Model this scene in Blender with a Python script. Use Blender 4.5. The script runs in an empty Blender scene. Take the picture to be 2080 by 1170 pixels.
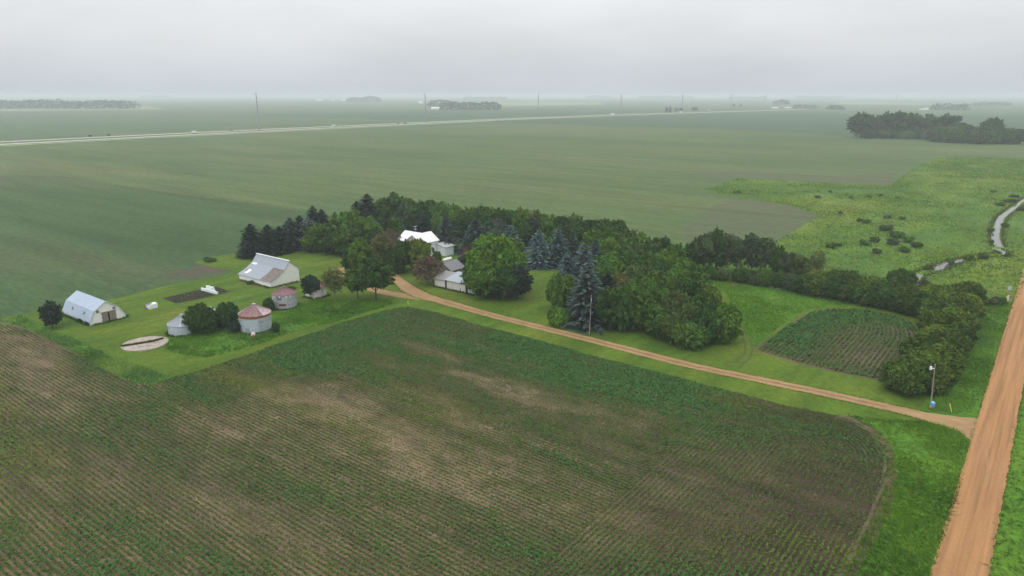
import bpy, bmesh, math, random
import numpy as np
from mathutils import Vector, Matrix

random.seed(7); RNG = np.random.default_rng(7)
SC = bpy.context.scene
COL = SC.collection
R = math.radians

# ------------------------------------------------------------------ camera
F_PX, CAM_H, HORIZON = 1431.0, 45.0, 192.0          # focal length in photo pixels, drone height, horizon row
PITCH = math.atan((585 - HORIZON) / F_PX)
cam = bpy.data.cameras.new('camera'); cam_o = bpy.data.objects.new('camera', cam); COL.objects.link(cam_o)
cam.sensor_width = 36.0; cam.lens = 36.0 * F_PX / 2080.0
cam.clip_start = 0.5; cam.clip_end = 40000
cam_o.location = (0, 0, CAM_H); cam_o.rotation_euler = (math.pi / 2 - PITCH, 0, 0)
SC.camera = cam_o

# ------------------------------------------------------------------ sky, sun, exposure
SUN_EL, SUN_AZ = R(58), R(215)
W = bpy.data.worlds.new('World'); SC.world = W; W.use_nodes = True
nt = W.node_tree; nt.nodes.clear()
def N(t, ty, **kw):
    n = t.nodes.new(ty)
    for k, v in kw.items(): setattr(n, k, v)
    return n
out = N(nt, 'ShaderNodeOutputWorld'); bg = N(nt, 'ShaderNodeBackground'); bg.inputs['Strength'].default_value = 0.1
sky = N(nt, 'ShaderNodeTexSky', sky_type='NISHITA'); sky.sun_disc = False
sky.sun_elevation = SUN_EL; sky.sun_rotation = SUN_AZ; sky.air_density = 1.5; sky.dust_density = 4
tc = N(nt, 'ShaderNodeTexCoord'); mp = N(nt, 'ShaderNodeMapping'); mp.inputs['Scale'].default_value = (1.3, 1.3, 5.0)
nz = N(nt, 'ShaderNodeTexNoise'); nz.inputs['Scale'].default_value = 2.2; nz.inputs['Detail'].default_value = 6; nz.inputs['Roughness'].default_value = 0.55
sep = N(nt, 'ShaderNodeSeparateXYZ'); el = N(nt, 'ShaderNodeValToRGB')
L = nt.links.new
L(tc.outputs['Generated'], mp.inputs['Vector']); L(mp.outputs[0], nz.inputs['Vector'])
L(tc.outputs['Generated'], sep.inputs[0]); L(sep.outputs['Z'], el.inputs[0])
e = el.color_ramp.elements
e[0].position = 0.0; e[0].color = (.575, .620, .665, 1)
e[1].position = 0.30; e[1].color = (.86, .872, .88, 1)
for p_, c_ in ((.03, (.620, .655, .695)), (.075, (.735, .758, .780)), (.14, (.868, .886, .900)), (.55, (1.0, 1.0, 1.0))):
    k = e.new(p_); k.color = (*c_, 1)
k = e.new(1.0); k.color = (1.0, 1.0, 1.0, 1)
cl = N(nt, 'ShaderNodeMapRange'); cl.inputs['From Min'].default_value = .3; cl.inputs['From Max'].default_value = .7
cl.inputs['To Min'].default_value = 8.9; cl.inputs['To Max'].default_value = 10.3
L(nz.outputs['Fac'], cl.inputs['Value'])
zen = N(nt, 'ShaderNodeMapRange'); zen.inputs['From Min'].default_value = .2; zen.inputs['From Max'].default_value = .9
zen.inputs['To Min'].default_value = 1.0; zen.inputs['To Max'].default_value = 1.45
L(sep.outputs['Z'], zen.inputs['Value']); zm = N(nt, 'ShaderNodeMath', operation='MULTIPLY'); L(cl.outputs[0], zm.inputs[0]); L(zen.outputs[0], zm.inputs[1])
mul = N(nt, 'ShaderNodeVectorMath', operation='SCALE'); L(el.outputs['Color'], mul.inputs[0]); L(zm.outputs[0], mul.inputs['Scale'])
mx = N(nt, 'ShaderNodeMixRGB'); mx.inputs['Fac'].default_value = .95
L(sky.outputs[0], mx.inputs['Color1']); L(mul.outputs[0], mx.inputs['Color2'])
L(mx.outputs[0], bg.inputs['Color']); L(bg.outputs[0], out.inputs['Surface'])
sl = bpy.data.lights.new('sun', 'SUN'); sl.energy = 0.8; sl.angle = R(40); sl.color = (1, .965, .91)
so = bpy.data.objects.new('sun', sl); COL.objects.link(so)
so.rotation_euler = (math.pi / 2 - SUN_EL, 0, -SUN_AZ + math.pi)
vs = SC.view_settings; vs.view_transform = 'Standard'; vs.look = 'None'; vs.gamma = 1; vs.exposure = 0.12; vs.use_curve_mapping = False
SC.render.engine = 'CYCLES'
SC.cycles.use_denoising = True; SC.cycles.denoising_prefilter = 'ACCURATE'
SC.cycles.max_bounces = 6; SC.cycles.diffuse_bounces = 3; SC.cycles.transmission_bounces = 3; SC.cycles.volume_bounces = 1
SC.cycles.use_adaptive_sampling = True; SC.cycles.adaptive_threshold = 0.008

# ------------------------------------------------------------------ helpers
SP, CP = math.sin(PITCH), math.cos(PITCH)
def at(x, y, z=0.0):
    """world point at height z that the photo shows at pixel x, y"""
    u = (x - 1040) / F_PX; v = (585 - y) / F_PX
    d = Vector((u, CP + v * SP, -SP + v * CP)); t = (z - CAM_H) / d.z
    return Vector((d.x * t, d.y * t, z))
def proj(p):
    dx, dy, dz = p[0], p[1], p[2] - CAM_H
    dep = dy * CP - dz * SP; up = dy * SP + dz * CP
    return 1040 + F_PX * dx / dep, 585 - F_PX * up / dep
def depth(p): return p[1] * CP - (p[2] - CAM_H) * SP
def hof(base, ytop):
    """height of an upright thing standing at base whose top reaches photo row ytop"""
    v = (585 - ytop) / F_PX; dy = base[1]
    # up/dep = v ; up = dy*SP+dz*CP ; dep = dy*CP-dz*SP
    dz = dy * (v * CP - SP) / (CP + v * SP)
    return dz + CAM_H - base[2]
AZ = R(37.7)
U = Vector((math.sin(AZ), math.cos(AZ), 0)); V = Vector((-math.cos(AZ), math.sin(AZ), 0))
ROTZ = math.pi / 2 - AZ                                # local x runs along U, local y along V
def uv(p): return p.dot(V), p.dot(U)                   # (a along V, b along U)
def along(p, d, px):
    lo, hi = 0.0, 80.0
    s = 1 if proj(p + d * 5)[0] > proj(p)[0] else -1
    for _ in range(50):
        m = (lo + hi) / 2
        if (proj(p + d * m)[0] - px) * s < 0: lo = m
        else: hi = m
    return lo

def tag(o, label=None, cat=None, group=None, kind=None):
    if label: o['label'] = label
    if cat: o['category'] = cat
    if group: o['group'] = group
    if kind: o['kind'] = kind
    return o
def empty(name, loc, rz=0.0, label=None, cat=None, group=None):
    o = bpy.data.objects.new(name, None); COL.objects.link(o); o.empty_display_size = .3
    o.location = loc; o.rotation_euler = (0, 0, rz)
    return tag(o, label, cat, group)
class MB:
    def __init__(s): s.v, s.f, s.m = [], [], []
    def face(s, pts, m=0):
        i = len(s.v); s.v += [tuple(p) for p in pts]; s.f.append(list(range(i, i + len(pts)))); s.m.append(m); return s
    def box(s, x0, y0, z0, x1, y1, z1, m=0):
        i = len(s.v)
        s.v += [(x0, y0, z0), (x1, y0, z0), (x1, y1, z0), (x0, y1, z0), (x0, y0, z1), (x1, y0, z1), (x1, y1, z1), (x0, y1, z1)]
        for q in ((0, 3, 2, 1), (4, 5, 6, 7), (0, 1, 5, 4), (1, 2, 6, 5), (2, 3, 7, 6), (3, 0, 4, 7)):
            s.f.append([i + k for k in q]); s.m.append(m)
        return s
    def slab(s, quad, th, m=0):
        """a quad given thickness th along its normal"""
        q = [Vector(p) for p in quad]; n = (q[1] - q[0]).cross(q[2] - q[0]).normalized() * th
        i = len(s.v); k = len(q); s.v += [tuple(p) for p in q] + [tuple(p + n) for p in q]
        s.f.append([i + j for j in range(k)][::-1]); s.f.append([i + k + j for j in range(k)]); s.m += [m, m]
        for j in range(k):
            a, b = j, (j + 1) % k; s.f.append([i + a, i + b, i + k + b, i + k + a]); s.m.append(m)
        return s
    def prism(s, prof, y0, y1, m=0):
        """profile in x,z extruded along y"""
        k = len(prof); i = len(s.v)
        s.v += [(x, y0, z) for x, z in prof] + [(x, y1, z) for x, z in prof]
        s.f.append([i + j for j in range(k)]); s.f.append([i + k + j for j in range(k)][::-1]); s.m += [m, m]
        for j in range(k):
            a, b = j, (j + 1) % k; s.f.append([i + b, i + a, i + k + a, i + k + b]); s.m.append(m)
        return s
    def tube(s, pts, rad, n=8, m=0, cap=True):
        pts = [Vector(p) for p in pts]; rings = []
        rad = rad if isinstance(rad, (list, tuple)) else [rad] * len(pts)
        for j, p in enumerate(pts):
            d = (pts[min(j + 1, len(pts) - 1)] - pts[max(j - 1, 0)]).normalized()
            a = d.cross(Vector((0, 0, 1)) if abs(d.z) < .95 else Vector((1, 0, 0))).normalized(); b = d.cross(a)
            i = len(s.v); rings.append(i)
            for q in range(n):
                t = 2 * math.pi * q / n; s.v.append(tuple(p + (a * math.cos(t) + b * math.sin(t)) * rad[j]))
        for j in range(len(rings) - 1):
            for q in range(n):
                q2 = (q + 1) % n; s.f.append([rings[j] + q, rings[j] + q2, rings[j + 1] + q2, rings[j + 1] + q]); s.m.append(m)
        if cap:
            s.f.append([rings[0] + q for q in range(n)][::-1]); s.f.append([rings[-1] + q for q in range(n)]); s.m += [m, m]
        return s
    def lathe(s, prof, n=32, m=0, matf=None):
        """profile (r, z) about the z axis; matf(ring, seg) picks the material"""
        i = len(s.v)
        for r, z in prof:
            for q in range(n):
                t = 2 * math.pi * q / n; s.v.append((r * math.cos(t), r * math.sin(t), z))
        for j in range(len(prof) - 1):
            for q in range(n):
                q2 = (q + 1) % n; s.f.append([i + j * n + q, i + j * n + q2, i + (j + 1) * n + q2, i + (j + 1) * n + q])
                s.m.append(matf(j, q) if matf else m)
        return s
    def build(s, name, mats, parent=None, smooth=False):
        me = bpy.data.meshes.new(name); me.from_pydata(s.v, [], s.f)
        for mt in (mats if isinstance(mats, (list, tuple)) else [mats]): me.materials.append(mt)
        me.polygons.foreach_set('material_index', s.m)
        if smooth: me.polygons.foreach_set('use_smooth', [True] * len(s.f))
        me.update()
        o = bpy.data.objects.new(name, me); COL.objects.link(o)
        if parent: o.parent = parent
        return o
def fast_quads(name, P, mat, col=None, k=4):
    """P: (n*k, 3) corner points of n separate k-gons; col: (n, 3) tint per face"""
    n = len(P) // k; me = bpy.data.meshes.new(name)
    me.vertices.add(n * k); me.vertices.foreach_set('co', np.ascontiguousarray(P, np.float32).ravel())
    me.loops.add(n * k); me.loops.foreach_set('vertex_index', np.arange(n * k, dtype=np.int32))
    me.polygons.add(n); me.polygons.foreach_set('loop_start', np.arange(0, n * k, k, dtype=np.int32))
    me.update(calc_edges=True)
    if col is not None:
        at_ = me.attributes.new('tint', 'FLOAT_COLOR', 'FACE')
        at_.data.foreach_set('color', np.c_[col, np.ones(n)].astype(np.float32).ravel())
    me.materials.append(mat); me.update()
    return me
def link(name, me, parent=None):
    o = bpy.data.objects.new(name, me); COL.objects.link(o)
    if parent: o.parent = parent
    return o
def vnoise(x, y, seed=0):
    """smooth value noise 0..1"""
    xi = np.floor(x).astype(np.int64); yi = np.floor(y).astype(np.int64); fx = x - xi; fy = y - yi
    fx = fx * fx * (3 - 2 * fx); fy = fy * fy * (3 - 2 * fy)
    def h(a, b):
        n = (a * 374761393 + b * 668265263 + seed * 974634721) & 0xffffffff
        n = ((n ^ (n >> 13)) * 1274126177) & 0xffffffff
        return ((n ^ (n >> 16)) & 0xffff) / 65535.0
    return (h(xi, yi) * (1 - fx) + h(xi + 1, yi) * fx) * (1 - fy) + (h(xi, yi + 1) * (1 - fx) + h(xi + 1, yi + 1) * fx) * fy
def fbm(x, y, seed=0, o=3):
    s = 0; a = .5; t = 0
    for k in range(o): s = s + a * vnoise(x * 2 ** k, y * 2 ** k, seed + k); t += a; a *= .5
    return s / t
def inside(poly, x, y):
    r = np.zeros(len(x), bool); n = len(poly); j = n - 1
    for i in range(n):
        xi, yi = poly[i]; xj, yj = poly[j]
        c = ((yi > y) != (yj > y)) & (x < (xj - xi) * (y - yi) / ((yj - yi) or 1e-9) + xi)
        r ^= c; j = i
    return r

# ------------------------------------------------------------------ materials
def newmat(name):
    m = bpy.data.materials.new(name); m.use_nodes = True; t = m.node_tree
    return m, t, t.nodes['Principled BSDF']
def noise_node(t, scale, stretch=None, detail=5, rough=.6, az=None, dist=0):
    g = N(t, 'ShaderNodeNewGeometry'); src = g.outputs['Position']
    if stretch or az is not None:
        mpn = N(t, 'ShaderNodeMapping', vector_type='TEXTURE')
        mpn.inputs['Rotation'].default_value = (0, 0, ROTZ if az is None else az)
        s = stretch or (1, 1); mpn.inputs['Scale'].default_value = (s[0], s[1], 1)
        t.links.new(src, mpn.inputs['Vector']); src = mpn.outputs[0]
    n = N(t, 'ShaderNodeTexNoise'); n.inputs['Scale'].default_value = scale; n.inputs['Detail'].default_value = detail
    n.inputs['Roughness'].default_value = rough; n.inputs['Distortion'].default_value = dist
    t.links.new(src, n.inputs['Vector']); return n.outputs['Fac']
def ramp(t, fac, stops):
    r = N(t, 'ShaderNodeValToRGB'); els = r.color_ramp.elements
    while len(els) > 1: els.remove(els[-1])
    els[0].position = stops[0][0]; els[0].color = (*stops[0][1], 1)
    for p_, c_ in stops[1:]: q = els.new(p_); q.color = (*c_, 1)
    t.links.new(fac, r.inputs[0]); return r.outputs[0]
def mixc(t, fac, a, b, mode='MIX'):
    m = N(t, 'ShaderNodeMixRGB', blend_type=mode)
    if isinstance(fac, (int, float)): m.inputs[0].default_value = fac
    else: t.links.new(fac, m.inputs[0])
    for i, c in ((1, a), (2, b)):
        if isinstance(c, tuple): m.inputs[i].default_value = (*c, 1)
        else: t.links.new(c, m.inputs[i])
    return m.outputs[0]
def bump(t, b, fac, strength, dist):
    n = N(t, 'ShaderNodeBump'); n.inputs['Strength'].default_value = strength; n.inputs['Distance'].default_value = dist
    t.links.new(fac, n.inputs['Height']); t.links.new(n.outputs[0], b.inputs['Normal'])
def ground_mat(name, layers, rough=.95, bmp=None, spec=.15):
    """layers: list of (scale, stretch, detail, stops, mode, fac); the first one is the base"""
    m, t, b = newmat(name); c = None
    for sc, st, de, stops, mode, fac in layers:
        r_ = ramp(t, noise_node(t, sc, st, de), stops)
        c = r_ if c is None else mixc(t, fac, c, r_, mode)
    t.links.new(c, b.inputs['Base Color']); b.inputs['Roughness'].default_value = rough
    b.inputs['Specular IOR Level'].default_value = spec
    if bmp: bump(t, b, noise_node(t, bmp[0], bmp[3] if len(bmp) > 3 else None, 4), bmp[1], bmp[2])
    return m
def g3(v): return (v, v, v)
def plain(name, col, rough=.6, metal=0, var=.12, scale=3.0, stains=None, spec=.4, stretch=None):
    """a surface with a little unevenness; stains = (colour, threshold, scale)"""
    m, t, b = newmat(name)
    c = ramp(t, noise_node(t, scale, stretch, 6), [(.3, tuple(x * (1 - var) for x in col)), (.7, tuple(min(1, x * (1 + var)) for x in col))])
    if stains:
        for sc, th, ss in stains:
            f = ramp(t, noise_node(t, ss, None, 8, .7), [(th, g3(0)), (th + .12, g3(1))])
            c = mixc(t, f, c, sc)
    t.links.new(c, b.inputs['Base Color']); b.inputs['Roughness'].default_value = rough; b.inputs['Metallic'].default_value = metal
    b.inputs['Specular IOR Level'].default_value = spec
    return m
def leaf_mat(name, transl=.25, use_obj=True):
    m = bpy.data.materials.new(name); m.use_nodes = True; t = m.node_tree; t.nodes.clear()
    o = N(t, 'ShaderNodeOutputMaterial'); d = N(t, 'ShaderNodeBsdfDiffuse'); tr = N(t, 'ShaderNodeBsdfTranslucent'); mx_ = N(t, 'ShaderNodeMixShader')
    a = N(t, 'ShaderNodeAttribute', attribute_name='tint', attribute_type='GEOMETRY')
    c = a.outputs['Color']
    if use_obj:
        oi = N(t, 'ShaderNodeObjectInfo'); c = mixc(t, 1.0, oi.outputs['Color'], c, 'MULTIPLY')
    t.links.new(c, d.inputs['Color'])
    yc = mixc(t, 1.0, c, (1.0, .95, .5), 'MULTIPLY'); t.links.new(yc, tr.inputs['Color'])
    mx_.inputs[0].default_value = transl
    t.links.new(d.outputs[0], mx_.inputs[1]); t.links.new(tr.outputs[0], mx_.inputs[2]); t.links.new(mx_.outputs[0], o.inputs['Surface'])
    return m
LEAF = leaf_mat('leaf'); BLADE = leaf_mat('grass_blade', .45, False); BEAN = leaf_mat('bean_leaf', .2, False)
BARK = plain('bark', (.09, .07, .055), .9, var=.35, scale=6)
GREYBARK = plain('grey_bark', (.17, .155, .14), .9, var=.3, scale=6)
WHITE = plain('white_paint', (.80, .80, .76), .6, var=.05, scale=1.2, stains=[((.62, .60, .52), .62, 1.6)])
WEATHER = plain('weathered_white_boards', (.64, .61, .60), .8, var=.2, scale=2.5, stretch=(.4, .4), stains=[((.34, .28, .25), .60, 1.8)])
GREYWOOD = plain('grey_weathered_wood', (.25, .21, .19), .9, var=.3, scale=4)
GALV = plain('galvanised_steel', (.50, .57, .64), .5, .35, var=.10, scale=1.5, stains=[((.38, .42, .47), .57, 2.2)])
GALVROOF = plain('galvanised_roof', (.305, .345, .405), .6, .15, var=.10, scale=1.0, stains=[((.26, .28, .32), .55, 1.0)])
BLUEROOF = plain('blue_grey_metal_roof', (.40, .48, .60), .5, .2, var=.06, scale=.7)
RUST = plain('rust', (.30, .115, .05), .85, .1, var=.35, scale=2.5, stains=[((.16, .07, .045), .55, 2.0)])
RUSTROOF = plain('rusted_roof', (.25, .145, .135), .75, .15, var=.3, scale=2.0, stains=[((.36, .26, .26), .6, 3)])
REDROOF = plain('faded_red_roof', (.225, .125, .135), .7, .15, var=.25, scale=1.6, stains=[((.29, .20, .205), .6, 2.4)])
BROWNRUST = plain('rust_patched_tin', (.165, .13, .112), .8, .1, var=.35, scale=3, stains=[((.33, .31, .32), .52, 2.2)])
DARK = plain('dark_opening', (.012, .011, .010), .9)
GLASSY = plain('window_glass', (.05, .055, .06), .15)
WINWOOD = plain('unpainted_shutter', (.22, .18, .155), .85, var=.25)
WHITEROOF = plain('white_roof_shingles', (.80, .80, .81), .6, var=.06, scale=2)
SIDING = plain('white_siding', (.66, .71, .76), .6, var=.05)
CONC = plain('old_concrete', (.36, .31, .265), .9, var=.25, scale=1.5, stains=[((.22, .185, .155), .54, 1.1)])
STEEL = plain('grey_steel', (.26, .28, .30), .5, .3)
WOODPOLE = plain('pole_wood', (.25, .215, .19), .85, var=.2, scale=3)
BLUE = plain('blue_plastic', (.08, .30, .62), .4); ORANGE = plain('orange_plastic', (.60, .16, .03), .5)
YELLOW = plain('yellow_marker', (.72, .74, .12), .5); WHITEP = plain('white_plastic', (.78, .79, .80), .4, var=.03)
ROWCOVER = plain('white_row_cover', (.70, .76, .76), .8, var=.12, scale=4)
RED = plain('red_paint', (.55, .08, .04), .5); BLACK = plain('black_rubber', (.02, .02, .02), .8)
CARDARK = plain('dark_car_paint', (.03, .035, .045), .3); CARGREY = plain('silver_car_paint', (.35, .37, .40), .3, .2)

def field(name, base, dry, dark, sc=.012, st=(1, 4)):
    return ground_mat(name, [
        (sc, (st[0], st[1]), 6, [(.30, dark), (.50, base), (.72, dry)], 'MIX', 1),
        (.10, (1, 9), 5, [(.30, g3(.78)), (.5, g3(1.0)), (.72, g3(1.20))], 'MULTIPLY', 1),
        (1.1, (1, 5), 4, [(.28, g3(.62)), (.5, g3(1.0)), (.72, g3(1.35))], 'MULTIPLY', .8)], bmp=(1.5, .5, .25))
M_FAR = field('far_crops', (.080, .124, .040), (.125, .138, .055), (.056, .100, .035))
M_LEFT = field('left_crops', (.051, .096, .032), (.082, .096, .042), (.038, .076, .026), .014)
M_FARB = field('far_crops_green', (.074, .125, .050), (.10, .128, .056), (.060, .108, .046))
M_FARC = field('far_crops_dark', (.052, .100, .044), (.064, .105, .046), (.044, .086, .040))
M_FARD = field('far_crops_pale', (.20, .26, .12), (.26, .27, .14), (.16, .22, .10))
M_SOIL = ground_mat('soil_with_residue', [
    (.06, (1, 8), 5, [(.30, (.070, .056, .040)), (.48, (.135, .104, .062)), (.66, (.168, .132, .078))], 'MIX', 1),
    (.45, (1, 3), 5, [(.32, g3(.62)), (.5, g3(1.0)), (.7, g3(1.35))], 'MULTIPLY', .9),
    (4.5, None, 4, [(.36, g3(.55)), (.52, g3(1.0)), (.66, (1.7, 1.65, 1.5))], 'MULTIPLY', .9)], bmp=(3.0, .6, .12))
def dark_end(m, a0, a1):
    t = m.node_tree; b = t.nodes['Principled BSDF']; src = b.inputs['Base Color'].links[0].from_socket
    g_ = N(t, 'ShaderNodeNewGeometry'); d_ = N(t, 'ShaderNodeVectorMath', operation='DOT_PRODUCT'); d_.inputs[1].default_value = V
    t.links.new(g_.outputs['Position'], d_.inputs[0]); ad_ = N(t, 'ShaderNodeMath', operation='MULTIPLY_ADD')
    t.links.new(noise_node(t, .09, None, 4), ad_.inputs[0]); ad_.inputs[1].default_value = 34; t.links.new(d_.outputs['Value'], ad_.inputs[2])
    r_ = N(t, 'ShaderNodeMapRange'); r_.inputs['From Min'].default_value = a0; r_.inputs['From Max'].default_value = a1
    t.links.new(ad_.outputs[0], r_.inputs['Value'])
    t.links.new(mixc(t, r_.outputs[0], mixc(t, 1.0, src, (.42, .39, .42), 'MULTIPLY'), src), b.inputs['Base Color'])
dark_end(M_SOIL, uv(at(1808, 960))[0] + 26, uv(at(1808, 960))[0] + 48)
M_LAWN = ground_mat('mown_lawn', [
    (.06, None, 6, [(.28, (.048, .102, .010)), (.48, (.076, .134, .012)), (.64, (.102, .148, .015)), (.78, (.138, .150, .026))], 'MIX', 1),
    (.22, (7, 1), 4, [(.36, g3(.82)), (.64, g3(1.16))], 'MULTIPLY', 1),
    (.9, None, 5, [(.3, g3(.78)), (.7, g3(1.2))], 'MULTIPLY', 1),
    (3.5, None, 4, [(.3, g3(.72)), (.7, g3(1.28))], 'MULTIPLY', 1)], bmp=(5.0, .5, .06))
M_GRASS = ground_mat('rank_grass', [
    (.07, None, 5, [(.30, (.050, .130, .014)), (.5, (.080, .190, .016)), (.72, (.115, .215, .018))], 'MIX', 1),
    (1.2, None, 5, [(.3, g3(.55)), (.7, g3(1.3))], 'MULTIPLY', 1)], bmp=(2.5, .8, .25))
M_MEADOW = ground_mat('meadow_grass', [
    (.022, (3, 1), 6, [(.30, (.060, .130, .036)), (.45, (.092, .178, .026)), (.60, (.145, .205, .026)), (.78, (.20, .195, .060))], 'MIX', 1),
    (.12, (3, 1), 5, [(.3, g3(.72)), (.7, g3(1.2))], 'MULTIPLY', 1),
    (.9, None, 4, [(.3, g3(.65)), (.7, g3(1.25))], 'MULTIPLY', .9)], bmp=(1.5, .8, .4))
M_ROAD = ground_mat('tan_gravel', [
    (.05, (8, 1), 4, [(.3, (.325, .172, .076)), (.7, (.385, .212, .098))], 'MIX', 1),
    (1.7, (40, 1), 4, [(.32, g3(.74)), (.5, g3(1.0)), (.68, g3(1.18))], 'MULTIPLY', 1),
    (6.0, None, 3, [(.3, g3(.86)), (.7, g3(1.14))], 'MULTIPLY', .8)], bmp=(6, .3, .03))
M_DRIVE = ground_mat('driveway_gravel', [
    (.12, None, 4, [(.3, (.285, .185, .090)), (.7, (.365, .245, .126))], 'MIX', 1),
    (2.5, (1, 6), 3, [(.3, g3(.84)), (.7, g3(1.14))], 'MULTIPLY', 1)])
M_DRIVEC = ground_mat('driveway_dirt', [(.5, None, 4, [(.35, (.20, .125, .06)), (.6, (.26, .165, .08)), (.75, (.13, .14, .04))], 'MIX', 1),
    (2.5, None, 3, [(.3, g3(.8)), (.7, g3(1.2))], 'MULTIPLY', 1)])
M_DIRT = ground_mat('bare_dirt', [(.25, None, 5, [(.3, (.17, .105, .06)), (.7, (.27, .17, .10))], 'MIX', 1), (3, None, 4, [(.3, g3(.75)), (.7, g3(1.25))], 'MULTIPLY', 1)])
M_DARKSOIL = ground_mat('garden_soil', [(.8, None, 5, [(.3, (.018, .016, .013)), (.7, (.042, .034, .027))], 'MIX', 1)])
M_HWY = ground_mat('pale_concrete_highway', [(.02, (10, 1), 4, [(.3, (.42, .41, .38)), (.7, (.52, .50, .46))], 'MIX', 1)])
m_, t_, b_ = newmat('stream_water'); b_.inputs['Base Color'].default_value = (.09, .085, .08, 1); b_.inputs['Roughness'].default_value = .06
b_.inputs['IOR'].default_value = 1.333; bump(t_, b_, noise_node(t_, 1.2, None, 3), .12, .05); M_WATER = m_

# ------------------------------------------------------------------ the land
def poly3(pts): return [at(x, y) for x, y in pts]
def land(name, pts, z, mat, jitter=.35, step=2.5, seed=0, kind='structure'):
    """a sheet of ground with an uneven natural edge; pts in the ground plane"""
    o_ = []; n = len(pts)
    for i in range(n):
        a, b = pts[i], pts[(i + 1) % n]; d = b - a; ln = d.length
        st = max(step, ln / 300); k = max(1, int(ln / st)); nn = Vector((-d.y, d.x, 0)).normalized() if ln > 1e-6 else Vector()
        for q in range(k):
            p = a + d * (q / k)
            if q and jitter:
                w = float(fbm(np.array([p.x * .25]), np.array([p.y * .25]), seed, 3)[0]) - .5
                p = p + nn * (w * 2 * jitter)
            o_.append((p.x, p.y, z))
    bm = bmesh.new(); f = bm.faces.new([bm.verts.new(p) for p in o_])
    bmesh.ops.triangulate(bm, faces=[f]); bm.normal_update()
    for f in bm.faces:
        if f.normal.z < 0: f.normal_flip()
    me = bpy.data.meshes.new(name); bm.to_mesh(me); bm.free(); me.materials.append(mat)
    return tag(link(name, me), kind=kind)
def ribbon(name, pts, width, z, mat, jitter=.15, kind='structure', step=3.0, seed=0):
    """a strip along a polyline; width is a number or one per point"""
    w = width if isinstance(width, (list, tuple)) else [width] * len(pts)
    P = []; Wd = []
    n = len(pts)
    def cr(a, b, c, d, t): return 0.5 * ((2 * b) + (c - a) * t + (2 * a - 5 * b + 4 * c - d) * t * t + (3 * b - a - 3 * c + d) * t ** 3)
    for i in range(n - 1):
        a, b, c, d = pts[max(i - 1, 0)], pts[i], pts[i + 1], pts[min(i + 2, n - 1)]
        k = max(1, min(200, int((c - b).length / step)))
        for q in range(k): P.append(cr(a, b, c, d, q / k)); Wd.append(w[i] + (w[i + 1] - w[i]) * q / k)
    P.append(pts[-1]); Wd.append(w[-1])
    mb = MB(); Lp = []; Rp = []
    for i, p in enumerate(P):
        d = (P[min(i + 1, len(P) - 1)] - P[max(i - 1, 0)]); nn = Vector((-d.y, d.x, 0)).normalized()
        j1 = random.uniform(-jitter, jitter); j2 = random.uniform(-jitter, jitter)
        Lp.append(p + nn * (Wd[i] / 2 + j1)); Rp.append(p - nn * (Wd[i] / 2 + j2))
    for i in range(len(P) - 1):
        mb.face([(q.x, q.y, z) for q in (Rp[i], Rp[i + 1], Lp[i + 1], Lp[i])])
    return tag(mb.build(name, mat), kind=kind)

G = 11900
tag(MB().face([(-G, -G + 6000, 0), (G, -G + 6000, 0), (G, G, 0), (-G, G, 0)]).build('ground', M_FAR), kind='structure')
# crops beyond the highway and across the plain
def quadland(name, pts, z, mat): return land(name, poly3(pts), z, mat, 1.0, 40)
quadland('crop_field', [(-500, 238), (560, 229), (1000, 236), (700, 243), (560, 255), (0, 283), (-500, 304)], .05, M_FARB)
quadland('crop_field', [(460, 235), (900, 222), (1020, 222), (1230, 219), (1560, 221), (1240, 231), (1000, 240), (800, 243)], .08, M_FARC)
quadland('crop_field', [(-300, 221), (300, 216), (340, 222), (-300, 229)], .06, M_FARD)
quadland('crop_field', [(1010, 208), (1220, 208), (1230, 213), (1010, 216)], .06, M_FARD)
quadland('crop_field', [(980, 247), (1240, 238), (1560, 226), (2600, 236), (2600, 300), (1900, 283), (1740, 278), (1500, 262), (1240, 257)], .05, M_FARC)
quadland('crop_field', [(1700, 207), (1900, 210), (1900, 213), (1700, 212)], .06, M_FARD)
M_THIN = field('thin_crops', (.088, .110, .050), (.108, .104, .060), (.070, .104, .044))
M_STREAK = field('yellow_crops', (.085, .122, .032), (.118, .128, .040), (.066, .102, .032))
land('crop_field', poly3([(1380, 470), (1440, 425), (1500, 400), (1600, 414), (1668, 437), (1628, 462), (1585, 488), (1500, 500), (1400, 492)]), .016, M_THIN, 4, 6, 31)
land('crop_field', poly3([(1395, 352), (1500, 350), (1700, 358), (1830, 350), (1812, 378), (1700, 376), (1500, 364), (1440, 366)]), .014, M_THIN, 5, 8, 32)
for yy, x0, x1, q in ((344, 20, 360, 5), (336, 660, 750, 2.5), (316, 90, 300, 2), (305, 1250, 1420, 2), (322, 1400, 1560, 2)):
    land('crop_field', poly3([(x0, yy + q * .4), ((x0 + x1) / 2, yy - q * .6), (x1, yy - q * .2), (x1 - 20, yy + q * .6), ((x0 + x1) / 2, yy + q)]), .018, M_STREAK, 5, 6, int(yy))
quadland('crop_field', [(1560, 224), (2700, 226), (2700, 238), (1740, 233)], .09, M_FARB)
LEFT_PX = [(-2500, 340), (-300, 352), (130, 358), (285, 382), (450, 402), (620, 425), (700, 450), (640, 520), (480, 560), (200, 625), (0, 655), (-500, 740), (-2500, 800)]
land('crop_field', poly3(LEFT_PX), .012, M_LEFT, .6, 6)
# meadow along the creek
MEAD = poly3([(1425, 388), (1500, 362), (1620, 368), (1700, 374), (1810, 377), (1850, 345), (1912, 318), (2080, 323), (2700, 340), (2700, 420), (2250, 470),
              (2090, 560), (2050, 640), (1990, 640), (1640, 605), (1430, 565), (1420, 530), (1520, 520), (1585, 487), (1625, 462), (1666, 438), (1600, 416), (1500, 402)])
land('meadow', MEAD, .025, M_MEADOW, .8, 4)
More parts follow.
